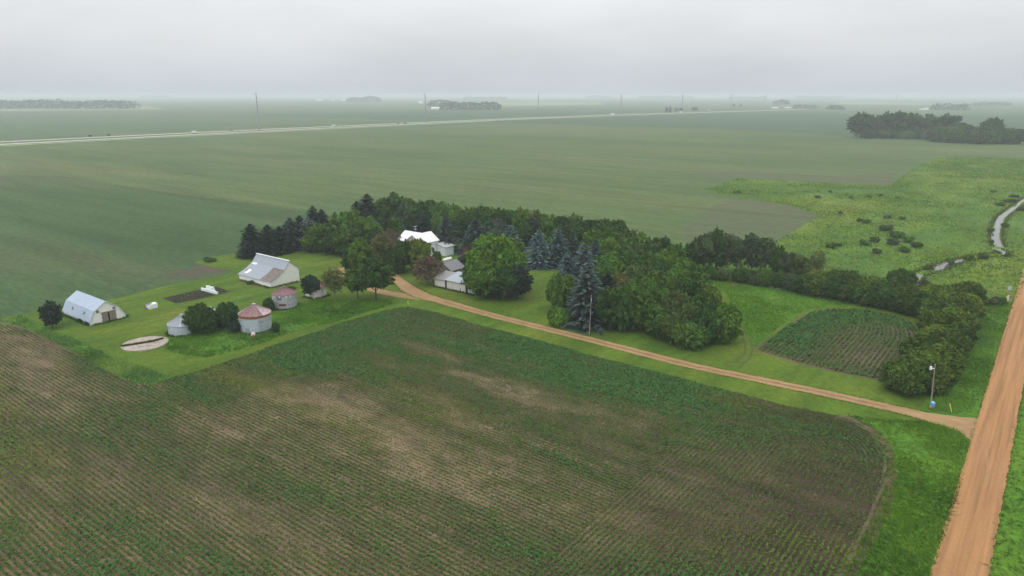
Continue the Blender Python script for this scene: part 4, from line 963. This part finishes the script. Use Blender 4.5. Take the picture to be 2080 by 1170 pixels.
# trees along the creek behind the grove
ck = [(1409, 485, 553, 42, 'dg', 'round'), (1430, 476, 556, 46, 'wl', 'open'), (1452, 467, 557, 46, 'dg', 'tall'), (1474, 476, 558, 46, 'wl', 'thin'), (1497, 484, 560, 48, 'wl', 'thin'), (1525, 477, 562, 50, 'wl', 'open'), (1551, 482, 565, 50, 'wl', 'thin'), (1577, 500, 570, 34, 'dg', 'tall'), (1598, 514, 574, 44, 'wl', 'round'), (1621, 520, 580, 42, 'sg', 'round'), (1658, 507, 562, 34, 'og', 'bare')]
row([(x, y, b_, None, w_, c_, k_) for x, y, b_, w_, c_, k_ in ck], 'the loose creek row between grove and hedge', 'trees along the creek')
cb = [(1437, 540, 566, 34, 'dg'), (1463, 545, 569, 34, 'sg'), (1505, 545, 573, 40, 'dg'), (1530, 550, 577, 38, 'sg'), (1553, 548, 580, 40, 'mg'), (1583, 550, 584, 36, 'dg'), (1607, 556, 590, 34, 'wl')]
row([(x, y, b_, None, w_, c_) for x, y, b_, w_, c_ in cb], 'the undergrowth below the creek trees', 'bushes below the creek trees', 'bush', 'bush')
# the dense hedge that turns the corner by the road
h1 = [(1640, 597), (1668, 601), (1697, 606), (1727, 612), (1757, 618), (1787, 624), (1817, 631), (1847, 638), (1877, 645)]
row([(x, None, b_, 4.4 + (i % 3) * .4, 58, ('hd', 'hd', 'dg')[i % 3]) for i, (x, b_) in enumerate(h1)], 'the near hedge line behind the small field', 'hedge behind the small bean field', 'bush', 'bush')
h2 = [(1655, 588), (1688, 592), (1720, 597), (1752, 603), (1784, 609), (1816, 615), (1848, 620), (1880, 626), (1910, 631)]
row([(x, None, b_, 4.6 + (i % 3) * .4, 58, ('hl', 'hd', 'hd', 'hl')[i % 4]) for i, (x, b_) in enumerate(h2)], 'the rear hedge line behind the small field', 'hedge behind the small bean field', 'bush', 'bush')
h3 = [(1836, 796), (1868, 778), (1874, 748), (1896, 718), (1905, 690), (1903, 664), (1912, 646)]
row([(x, None, b_, 5.0 + (i % 3) * .4, 92 - i * 4, ('hd', 'hl', 'hd', 'hl', 'hd', 'hd', 'hl')[i]) for i, (x, b_) in enumerate(h3)], 'the field side of the roadside hedge', 'hedge along the road', 'bush', 'bush')
h4 = [(1886, 792), (1906, 764), (1918, 736), (1934, 708), (1942, 682), (1952, 660), (1956, 640), (1938, 628), (1960, 624)]
row([(x, None, b_, 4.8 + (i % 3) * .4, 84 - i * 3, ('hd', 'hl', 'hd', 'hd', 'hl', 'hd', 'hl', 'hd', 'hd')[i]) for i, (x, b_) in enumerate(h4)], 'the road side of the roadside hedge', 'hedge along the road', 'bush', 'bush')
# shrubs on the meadow and along the water
ms = [(1497, 393, 16), (1660, 402, 12), (1686, 391, 8), (1707, 435, 10), (1765, 401, 12), (1788, 399, 10), (1823, 404, 9), (1803, 444, 14), (1832, 446, 12), (1745, 450, 12), (1762, 454, 18), (1797, 468, 28), (1757, 498, 22), (1775, 492, 22), (1820, 482, 30), (1812, 497, 26), (1846, 492, 26), (1780, 515, 18), (1688, 504, 24), (1704, 501, 11), (2017, 391, 12), (1862, 503, 22), (1836, 512, 22), (1728, 403, 8)]
row([(x, None, b_, 0.7 + w_ * .045, w_ * 1.08, ('mg', 'sg', 'mg', 'wl')[i % 4]) for i, (x, b_, w_) in enumerate(ms)], 'the shrubs scattered over the meadow', 'shrubs scattered over the meadow', 'shrub', 'shrub')
cs = [(2030, 418, 22), (2052, 412, 24), (2012, 472, 14), (2048, 522, 14), (2013, 495, 10), (2042, 462, 16), (1998, 526, 22), (1968, 528, 20), (1930, 537, 18), (1888, 549, 18), (1878, 583, 26), (1900, 594, 26), (1950, 612, 40), (1990, 618, 30), (2018, 618, 26), (2035, 616, 16), (1773, 572, 18), (2074, 428, 16), (2060, 402, 18)]
row([(x, None, b_, .9 + w_ * .035, w_, ('mg', 'sg', 'wl', 'mg')[i % 4]) for i, (x, b_, w_) in enumerate(cs)], 'the low growth on the creek banks', 'bushes on the creek banks', 'bush', 'shrub')
tree('bush', 1830, 548, 581, None, 54, 'dg', 'rounded dark bush where the creek narrows behind the hedge')
for x, y, b_, w_, lb in ((399 + 30, 0, 531, 26, 'low weedy clump in the lawn corner nearest the barn'), (421, 0, 528, 14, 'small weedy clump at the back corner of the lawn')):
    tree('shrub', x, None, b_, .8, w_, 'dg', lb)
for i, (x, b_, w_, lb) in enumerate(((590, 588, 24, 'low weeds at the right foot of the swept roof barn'), (508, 577, 20, 'low weeds at the front foot of the swept roof barn'), (168, 653, 22, 'low weeds along the eave wall of the gambrel barn'), (178, 660, 14, 'small weed clump at the front corner of the gambrel barn'))):
    tree('shrub', x, None, b_, .8, w_, 'dg', lb)
# grove far off on the right
fgv = [(1747, 230, 279, 56, 'dg'), (1776, 236, 279, 42, 'sg'), (1800, 229, 279, 50, 'dg'), (1823, 228, 279, 48, 'dg'), (1846, 230, 280, 46, 'sg'), (1864, 240, 280, 36, 'dg'), (1882, 232, 281, 30, 'sg'), (1922, 233, 284, 60, 'dg'), (1905, 258, 288, 44, 'sg'), (1936, 256, 290, 52, 'mg'), (1962, 254, 289, 42, 'dg'), (1996, 246, 290, 26, 'sg'), (2012, 240, 290, 42, 'dg'), (1985, 262, 292, 52, 'sg'), (2034, 262, 292, 50, 'dg'), (2055, 262, 292, 46, 'dg'), (2012, 266, 292, 40, 'mg')]
row([(x, y, b_, None, w_, c_, 'tall' if b_ < 287 or y < 250 else 'bush') for x, y, b_, w_, c_ in fgv], 'the isolated grove beyond the meadow', 'isolated grove beyond the meadow', name='tree', cat='tree')
row([(1765, 264, 281, None, 34, 'dg'), (1790, 266, 281, None, 34, 'sg'), (1815, 265, 281, None, 34, 'dg'), (1840, 266, 282, None, 34, 'mg'), (1866, 264, 282, None, 34, 'dg'), (1890, 264, 284, None, 34, 'sg')],
    'the undergrowth below the isolated grove', 'bushes below the isolated grove', 'bush', 'bush')
row([(1354, 217.5, 229, None, 6, 'dg'), (1361, 216, 229, None, 6, 'dg'), (1374, 218, 227, None, 7, 'sg'), (1383, 219, 227, None, 8, 'dg'), (1408, 217.5, 225, None, 8, 'sg'), (1414, 217, 225, None, 7, 'dg'), (1490, 212, 216, None, 9, 'dg'), (1505, 212, 216, None, 7, 'dg')], 'the little hazy trees by the highway', 'little trees by the highway', 'tree', 'shrub', 'tree', 'tree')
tree('shrub', 183, 274, 277.5, None, 7, 'dg', 'small dark bush by the highway, farther left of two'); tree('shrub', 221, 272.5, 277, None, 5, 'dg', 'small dark bush by the highway, nearer the power pole of two')
# woods across the plain that read as one mass each
def wood(px0, px1, base, ytop, label, dens=1.0, prof=None, seed=0):
    a, b = at(px0, base), at(px1, base); w = b.x - a.x; h = hof((a.x, a.y, 0), ytop); rng = np.random.default_rng(seed); dep_ = max(30, w * .18)
    n = int(max(500, min(5200, w * h / 6 * dens))); x = rng.uniform(0, w, n); hh = h * (.62 + .38 * fbm(x / max(h * .8, 1), x * 0 + seed, seed, 3) * 1.3)
    edge = np.clip(np.minimum(x, w - x) / (h * .5), .35, 1) ** .5
    z = hh * edge * rng.uniform(0, 1, n) ** .85; y = rng.uniform(0, dep_, n) ** 1
    P = np.c_[x, y, z]; s = rng.uniform(.6, 1.3, n) * min(h * .13, 3.2); t = rng.uniform(.75, 1.25, n)
    V_ = cards(P, rng.normal(size=(n, 3)) + [0, -.4, .5], s, s * .75, rng)
    V_[:, 2] = np.maximum(V_[:, 2], 0)
    o = link('far_woods', fast_quads('far_woods', V_, LEAF, np.c_[t, t, t])); o.location = a; o.color = (*CL['dg'], 1)
    tag(o, label, 'woods', None, 'stuff')
wood(-60, 262, 221.5, 202.5, 'long hazy wood at the left edge of the plain', 1.4, seed=1)
wood(702, 773, 207.5, 195, 'hazy low wood beside the farthest pale sheds', 1.4, seed=2)
wood(892, 1018, 223.5, 206, 'dark blue wood behind the white farm sheds', 1.5, seed=3)
wood(868, 920, 217, 201.5, 'pale strip of trees above the long white shed', 1.2, seed=4)
wood(1612, 1663, 221, 212, 'hazy trees right of the roadside buildings', 1.4, seed=5)
wood(1684, 1718, 223, 212.5, 'small square hazy copse left of the dark grove', 1.4, seed=6)
wood(1898, 1972, 224, 210, 'hazy copse above the isolated grove', 1.4, seed=7)
wood(1980, 2060, 216, 206, 'faintest copse at the right edge of the plain', 1.2, seed=8)
wood(1572, 1606, 213, 202, 'slanting hazy copse behind the roadside buildings', 1.2, seed=9)
wood(1190, 1242, 200.5, 194, 'ghostly tree line on the horizon right of the third power pole', 1, seed=10)
wood(1300, 1410, 201, 194.4, 'ghostly tree line on the horizon behind the roadside trees', 1, seed=11)
wood(1480, 1560, 202, 195.5, 'ghostly tree line on the horizon left of the slanting copse', 1, seed=12)
wood(1620, 1720, 201, 194.6, 'ghostly tree line on the horizon behind the square copse', 1, seed=13)
wood(940, 1030, 203, 196, 'ghostly tree line on the horizon above the dark blue wood', 1, seed=14)
wood(284, 342, 199.5, 193.6, 'ghostly tree line on the horizon left of the tallest pole', 1, seed=15)

# ------------------------------------------------------------------ crops in rows, tall grass
SOYLEAF = BEAN
def plants(name, pts, vig, label, rng, size=.15, tintf=None):
    """each point is one small bean plant: a few tilted leaves above the soil"""
    n = len(pts); k = 5
    P = np.repeat(pts, k, 0); v = np.repeat(vig, k)
    off = rng.normal(size=(n * k, 2)) * (.045 + .055 * v)[:, None]
    z = (.05 + .20 * v) * rng.uniform(.35, 1.1, n * k)
    P3 = np.c_[P + off, z + .02]
    s = size * (.45 + .75 * v) * rng.uniform(.65, 1.15, n * k)
    V_ = cards(P3, np.c_[rng.normal(size=(n * k, 2)) * .55, np.ones(n * k)], s, s * .72, rng); V_[:, 2] = np.maximum(V_[:, 2], .024)
    col = tintf(np.repeat(pts, k, 0), v, rng)
    return tag(link(name, fast_quads(name, V_, SOYLEAF, col)), label, 'crop', None, 'stuff')
def uvx(a, b): return np.c_[a * V.x + b * U.x, a * V.y + b * U.y]
a_edge, b_top = uv(at(1808, 960))[0], uv(at(1500, 800))[1]
aL, bL = uv(at(560, 702))[0], uv(at(345, 770))[1]
fr = [(p.x, p.y) for p in FRONT]
RS, PS = .62, .20
a_min, a_max, b_min, b_max = -80, 180, 0, 200
pts = []; Rc, HW = 13.0, 24.0
cx, cy = a_edge + Rc, b_top - Rc
aa = np.arange(a_min, a_max, PS); bb = np.arange(-40, 200, RS)
gA, gB = np.meshgrid(aa, bb); gA = gA.ravel(); gB = gB.ravel()               # rows along V
headL = (gA > aL - 15) & (gA < aL + 2) & (gB > bL)
ok = np.where(gB > cy, gA > cx, gA > a_edge + HW) & ~headL
trk = (np.round(gB / RS).astype(int) % 37); ok &= ~(((trk == 0) | (trk == 3)) & (RNG.random(len(gB)) < .30))   # sprayer wheel tracks
pts.append(np.c_[gA[ok], gB[ok]])
bb2 = np.arange(-40, cy, PS); aa2 = a_edge + np.arange(-2.2, HW, RS)
g1, g2 = np.meshgrid(aa2, bb2); pts.append(np.c_[g1.ravel(), g2.ravel()])    # headland rows along the road
for r in np.arange(.4, Rc + 3.5, RS):                                              # rows turning the corner
    t = np.arange(0, math.pi / 2, PS / r); pts.append(np.c_[cx - r * np.cos(t), cy + r * np.sin(t)])
aa3 = np.arange(aL - 15, aL + 2, RS); bb3 = np.arange(bL, 220, PS)
g1, g2 = np.meshgrid(aa3, bb3); pts.append(np.c_[g1.ravel(), g2.ravel()])    # headland rows along the lawn
ab = np.concatenate(pts); rng = np.random.default_rng(3)
ab = ab + np.c_[rng.normal(size=len(ab)) * .035, rng.normal(size=len(ab)) * .035]
# rows wander a little, as they were drilled
wob = (fbm(ab[:, 0] * .03, ab[:, 1] * .03, 21) - .5) * 1.0; ab = ab + wob[:, None]
xy = uvx(ab[:, 0], ab[:, 1])
keep = inside(fr, xy[:, 0], xy[:, 1]) & (xy[:, 1] > 50)
px = 1040 + F_PX * xy[:, 0] / (xy[:, 1] * CP + CAM_H * SP); keep &= (px > -160) & (px < 2200)
ab, xy = ab[keep], xy[keep]
def vigour(ab):
    a, b = ab[:, 0], ab[:, 1]
    big = fbm(a * .016 + 3, b * .055, 5, 4); mid = fbm(a * .07, b * .22, 8, 3); fine = fbm(a * .5, b * .9, 9, 2)
    v = .62 + (big - .5) * 1.15 + (mid - .5) * .9 + (fine - .5) * .45
    top = np.clip((b - (b_top - 16)) / 10, 0, 1) * np.clip((a - a_edge - 22) / 18, 0, 1)   # lush strip along the drive
    left = np.clip((a - (aL - 22)) / 10, 0, 1) * np.clip((b - bL) / 14, 0, 1)                              # lush headland below the lawn
    def seg(p, q, sg):
        (a0, b0), (a1, b1) = uv(at(*p)), uv(at(*q)); da, db = a1 - a0, b1 - b0; t = np.clip(((a - a0) * da + (b - b0) * db) / (da * da + db * db), 0, 1)
        return np.exp(-(((a - a0 - t * da) ** 2 + (b - b0 - t * db) ** 2) / sg ** 2)) * (.35 + 1.3 * fbm(a * .03, b * .42, 61, 3))
    v = v - .17 * seg((690, 800), (1230, 1050), 8) - .20 * seg((980, 770), (1330, 930), 5) - .22 * seg((1450, 1010), (1720, 940), 9) - .45 * seg((20, 690), (90, 730), 6) - .12 * seg((100, 900), (700, 1150), 5)
    return np.clip(v + .42 * np.maximum(top, left), 0, 1.15)
vg = vigour(ab); sel = rng.random(len(vg)) < np.clip(.38 + vg * 1.3, 0, 1)
def soytint(p, v, rng):
    a = p[:, 0] * V.x + p[:, 1] * V.y; b = p[:, 0] * U.x + p[:, 1] * U.y
    yl = np.clip((fbm(a * .03 + 7, b * .14, 31, 4) - .58) * 4, 0, 1)
    g = rng.uniform(.72, 1.28, len(p))
    c0 = np.array([.080, .132, .034]); c1 = np.array([.150, .190, .034]); c2 = np.array([.064, .156, .042])
    lush = np.clip((v - .6) * 2.2, 0, 1)[:, None]
    c = (c0 * (1 - lush) + c2 * lush); c = c * (1 - .8 * yl[:, None]) + c1 * .8 * yl[:, None]
    return c * g[:, None]
print('bean plants', sel.sum())
plants('bean_rows', xy[sel], vg[sel], 'rows of young bean plants in the big front field', rng, .150, soytint)
# straw left between the rows
n = 30000; q = rng.uniform(size=(n, 2)) * [260, 200] + [-80, -40]; qx = uvx(q[:, 0], q[:, 1]); v = vigour(q)
k = inside(fr, qx[:, 0], qx[:, 1]) & (rng.random(n) < np.clip(1.15 - v, .1, 1)) & (qx[:, 1] > 50) & (qx[:, 1] < 185); qx = qx[k]; n = len(qx)
V_ = cards(np.c_[qx, rng.uniform(.03, .10, n)], np.c_[rng.normal(size=(n, 2)) * .3, np.ones(n)], rng.uniform(.08, .26, n), rng.uniform(.02, .045, n), rng)
V_[:, 2] = np.maximum(V_[:, 2], .024); t = rng.uniform(.6, 1.25, n)
tag(link('straw', fast_quads('straw', V_, BLADE, np.c_[.34 * t, .26 * t, .15 * t])), 'scattered straw between the bean rows', 'straw', None, 'stuff')
# small field: curved rows
sm = [(p.x, p.y) for p in SMALL]; sc_ = sum((p for p in SMALL), Vector()) / len(SMALL); a0, b0 = uv(sc_)
pts = []
for j in np.arange(-26, 26, .80):
    t = np.arange(-24, 24, .25); bend = 7.0 * (np.clip((t - 4) / 20, 0, 1) ** 2) * (1 if j < 2 else -.3)
    pts.append(np.c_[a0 + j + bend, b0 + t])
ab2 = np.concatenate(pts); ab2 = ab2 + rng.normal(size=ab2.shape) * .04; xy2 = uvx(ab2[:, 0], ab2[:, 1])
cxy = np.array([sc_.x, sc_.y]); k = inside([tuple(cxy + (np.array(p) - cxy) * .965) for p in sm], xy2[:, 0], xy2[:, 1]); ab2, xy2 = ab2[k], xy2[k]
v2 = np.clip(.80 + (fbm(ab2[:, 0] * .09, ab2[:, 1] * .06, 41) - .5) * 1.4, .05, 1.1); k = rng.random(len(v2)) < .35 + v2
plants('bean_rows', xy2[k], v2[k], 'curved rows of young beans in the small field inside the hedge', rng, .25, soytint)
# garden rows
gp = [(p.x, p.y) for p in GARD]; ga_ = sum((p for p in GARD), Vector()) / 6; a0, b0 = uv(ga_); pts = []
for j in np.arange(-16, 16, 1.0):
    t = np.arange(-6, 6, .3); pts.append(np.c_[a0 + t, b0 + j + 0 * t])
ab3 = np.concatenate(pts); ab3 = ab3 + rng.normal(size=ab3.shape) * .06; xy3 = uvx(ab3[:, 0], ab3[:, 1]); k = inside(gp, xy3[:, 0], xy3[:, 1]) & (rng.random(len(xy3)) < .7)
v3 = np.clip(-.05 + fbm(ab3[:, 0] * .3, ab3[:, 1] * .5, 44), 0, 1.1)
plants('garden_plants', xy3[k], v3[k], 'rows of young vegetables in the dark garden plot', rng, .17, soytint)
def tufts(name, poly, dens, h, w, cols, label, seed, clump=.12, cut=.0, nmax=60000, lean=.45):
    rng = np.random.default_rng(seed); P = np.array([(p.x, p.y) for p in poly]); lo, hi = P.min(0), P.max(0)
    hi = np.minimum(hi, [640, 700]); lo = np.maximum(lo, [-200, 50])
    n = int((hi - lo).prod() * dens); n = min(n, 1400000); q = rng.uniform(size=(n, 2)) * (hi - lo) + lo
    k = inside([tuple(p) for p in P], q[:, 0], q[:, 1]); q = q[k]
    f = fbm(q[:, 0] * clump, q[:, 1] * clump, seed, 3); k = rng.random(len(q)) < np.clip((f - cut) * 2.2, 0, 1); q, f = q[k], f[k]
    if name == 'meadow_grass':
        m_ = np.ones(len(q), bool)
        for s_ in STREAM:
            for p0, p1 in zip(s_, s_[1:]):
                a_, b_ = np.array(at(*p0)[:2]), np.array(at(*p1)[:2]); d_ = b_ - a_; t_ = np.clip(((q - a_) @ d_) / (d_ @ d_), 0, 1)
                m_ &= np.hypot(*(q - a_ - t_[:, None] * d_).T) > 1.6
        q, f = q[m_], f[m_]
    if len(q) > nmax: s = rng.choice(len(q), nmax, False); q, f = q[s], f[s]
    n = len(q); th = rng.uniform(0, 6.28, n); hh = h * (.45 + .9 * f) * rng.uniform(.6, 1.25, n); ww = w * rng.uniform(.6, 1.4, n)
    wind = fbm(q[:, 0] * .08 + 5, q[:, 1] * .08, seed + 3, 2) * 6.28
    ln = np.c_[np.cos(wind), np.sin(wind)] * (hh * lean * 1.5)[:, None] + rng.normal(size=(n, 2)) * (hh * .75)[:, None]
    d = np.c_[np.cos(th), np.sin(th)] * ww[:, None]
    A_ = np.c_[q - d, np.full(n, .045)]; B_ = np.c_[q + d, np.full(n, .045)]; C_ = np.c_[q + ln, hh]
    V_ = np.stack([A_, B_, C_], 1).reshape(-1, 3)
    g = fbm(q[:, 0] * .16 + 9, q[:, 1] * .16, seed + 7, 3)[:, None]; c0, c1 = np.array(cols[0]), np.array(cols[1])
    g = np.clip((g - .3) * 2.5, 0, 1); c = (c0 * (1 - g) + c1 * g) * rng.uniform(.75, 1.25, (n, 1))
    if len(cols) > 2: m_ = rng.random((n, 1)) < .06; c = np.where(m_, np.array(cols[2]), c)
    return tag(link(name, fast_quads(name, V_, BLADE, c, 3)), label, 'grass', None, 'stuff')
GR = [(.070, .165, .022), (.130, .260, .022), (.20, .25, .07)]
RC_ = sum(ROADG, Vector()) / len(ROADG)
tufts('tall_grass', [RC_ + (p_ - RC_) * 1.05 for p_ in ROADG], 36, .42, .07, GR, 'rank bright green grass between the bean field and the road', 1, .15, .05, 50000)
tufts('tall_grass', VERGE_E, 20, .5, .085, [(.060, .155, .040), (.11, .235, .045), (.15, .23, .09)], 'tall wind-combed grass on the far side of the gravel road', 2, .15, .05, 50000, .8)
tufts('tall_grass', VERGE_W, 24, .42, .08, [(.075, .175, .045), (.125, .255, .035), (.18, .25, .08)], 'long grass between the hedge and the gravel road', 3, .15, .05, 30000, .8)
tufts('tall_grass', DITCH, 24, .55, .10, [(.095, .205, .055), (.20, .31, .06), (.26, .34, .15)], 'strip of tall weeds in the ditch beside the gambrel barn lawn', 4, .18, .08, 30000, .6)
tufts('tall_grass', BING, 20, .42, .10, [(.060, .150, .022), (.110, .255, .022), (.15, .21, .05)], 'tall green grass round the grain bins', 5, .18, .08, 32000, .5)
tufts('tall_grass', PAST, 16, .36, .10, [(.085, .205, .028), (.130, .265, .024)], 'tall grass between the grove and the small field', 6, .15, .05, 34000, .5)
tufts('meadow_grass', MEAD, 2.0, .50, .24, [(.105, .215, .060), (.185, .295, .048), (.29, .27, .11)], 'rough grass all over the creek meadow', 7, .05, .12, 170000, .6)
bank = []
for s_ in STREAM + [[(2046, 517), (2010, 519), (1985, 522), (1958, 528)], [(1900, 549), (1880, 553), (1866, 558)], [(1875, 585), (1900, 596), (1930, 606)]]:
    for p, q in zip(s_, s_[1:]):
        a, b = at(*p), at(*q); nn = Vector((-(b - a).y, (b - a).x, 0)).normalized(); ln_ = (b - a).length
        for j in range(int(ln_ * 16)):
            sd = TR.choice((-1, 1)); t = TR.random(); bank.append(a.lerp(b, t) + nn * sd * (1.35 + abs(TR.gauss(0, .7))))
B_ = np.array([(p.x, p.y) for p in bank]); n = len(B_); th = rng.uniform(0, 6.28, n); hh = rng.uniform(.25, .85, n); d = np.c_[np.cos(th), np.sin(th)] * .16
V_ = np.stack([np.c_[B_ - d, np.full(n, .05)], np.c_[B_ + d, np.full(n, .05)], np.c_[B_ + rng.normal(size=(n, 2)) * .3, hh]], 1).reshape(-1, 3)
g = rng.uniform(.6, 1.3, (n, 1)); c = np.where(rng.random((n, 1)) < .3, np.array([[.22, .19, .08]]), np.array([[.06, .12, .035]])) * g
tag(link('reeds', fast_quads('reeds', V_, BLADE, c, 3)), 'dark reeds lining the banks of the winding creek', 'reeds', None, 'stuff')
ft = []
def foot(o_, x0, y0, x1, y1, n):
    m_ = Matrix.Translation(o_.location) @ Matrix.Rotation(o_.rotation_euler.z, 4, 'Z')
    for i in range(n):
        t = TR.random(); sd = TR.random() < .5; g_ = abs(TR.gauss(0, .32)) + .05
        p = (TR.uniform(x0, x1), TR.choice((y0 - g_, y1 + g_))) if TR.random() < (x1 - x0) / (x1 - x0 + y1 - y0) else (TR.choice((x0 - g_, x1 + g_)), TR.uniform(y0, y1))
        q = m_ @ Vector((p[0], p[1], 0)); ft.append((q.x, q.y))
foot(b1, 0, 0, 7.2, 18.5, 1500); foot(b2, 0, 0, 7.4, 12.7, 1300); foot(sh, 0, 0, 4.2, 13.2, 1300); foot(ss, 0, 0, 4, 3.4, 400); foot(ga, 0, -2.4, 4.8, 2.4, 400)
for c_, r_ in ((c1, r1), (c2, r2), (c3, r3), (c4, r4)):
    for i in range(500):
        a_ = TR.uniform(0, 6.28); g_ = r_ + .05 + abs(TR.gauss(0, .3)); ft.append((c_.x + math.cos(a_) * g_, c_.y + math.sin(a_) * g_))
for i in range(9000):                                                        # grass creeping over the edges of the road and drive
    if i < 4200: p_ = road_l0 + U * TR.uniform(-5, 130) - V * (w_road * TR.choice((0, 1)) + TR.gauss(0, .16))
    else:
        j = TR.randrange(2, 13); a_, b_ = at(*DRV[j]), at(*DRV[j + 1]); nn = Vector((-(b_ - a_).y, (b_ - a_).x, 0)).normalized(); t = TR.random()
        p_ = a_.lerp(b_, t) + nn * (TR.choice((-.5, .5)) * (DRW[j] + (DRW[j + 1] - DRW[j]) * t) + TR.gauss(0, .14))
    ft.append((p_.x, p_.y))
B_ = np.array(ft); n = len(B_); th = rng.uniform(0, 6.28, n); hh = np.where(np.arange(n) < n - 9000, rng.uniform(.15, .55, n), rng.uniform(.08, .16, n)); d = np.c_[np.cos(th), np.sin(th)] * .10
V_ = np.stack([np.c_[B_ - d, np.full(n, .04)], np.c_[B_ + d, np.full(n, .04)], np.c_[B_ + rng.normal(size=(n, 2)) * .2, hh]], 1).reshape(-1, 3)
tag(link('weeds', fast_quads('weeds', V_, BLADE, np.where((np.arange(n) < n - 9000)[:, None], np.array([[.06, .12, .025]]), np.array([[.13, .20, .035]])) * rng.uniform(.6, 1.4, (n, 1)), 3)), 'uncut weeds at the feet of buildings and along the road edges', 'weeds', None, 'stuff')
# weeds in the crack of the concrete pad
n = 900; t = rng.random(n); i = np.minimum((t * 4).astype(int), 3); cpa = np.array(cp); f = (t * 4 - i)[:, None]
q = cpa[i] * (1 - f) + cpa[i + 1] * f + rng.normal(size=(n, 2)) * .17 + np.array([PC.x, PC.y]); th = rng.uniform(0, 6.28, n); d = np.c_[np.cos(th), np.sin(th)] * .07
V_ = np.stack([np.c_[q - d, np.full(n, .17)], np.c_[q + d, np.full(n, .17)], np.c_[q + rng.normal(size=(n, 2)) * .1, .2 + rng.uniform(.1, .4, n)]], 1).reshape(-1, 3)
tag(link('weeds', fast_quads('weeds', V_, BLADE, np.array([[.07, .11, .03]]) * rng.uniform(.6, 1.3, (n, 1)), 3)), 'weeds growing along the crack of the concrete pad', 'weeds', None, 'stuff')

# ------------------------------------------------------------------ the wet, hazy air
hm = bpy.data.materials.new('haze'); hm.use_nodes = True; t = hm.node_tree; t.nodes.clear()
o_ = N(t, 'ShaderNodeOutputMaterial'); pv = N(t, 'ShaderNodeVolumePrincipled')
pv.inputs['Color'].default_value = (.85, .92, 1.0, 1); pv.inputs['Density'].default_value = .00026; pv.inputs['Anisotropy'].default_value = 0.0
t.links.new(pv.outputs[0], o_.inputs['Volume'])
HB = 12000
hz_ = MB().box(-HB, -HB + 6000, -1, HB, HB + 50, 54).build('haze', hm); tag(hz_, kind='stuff')
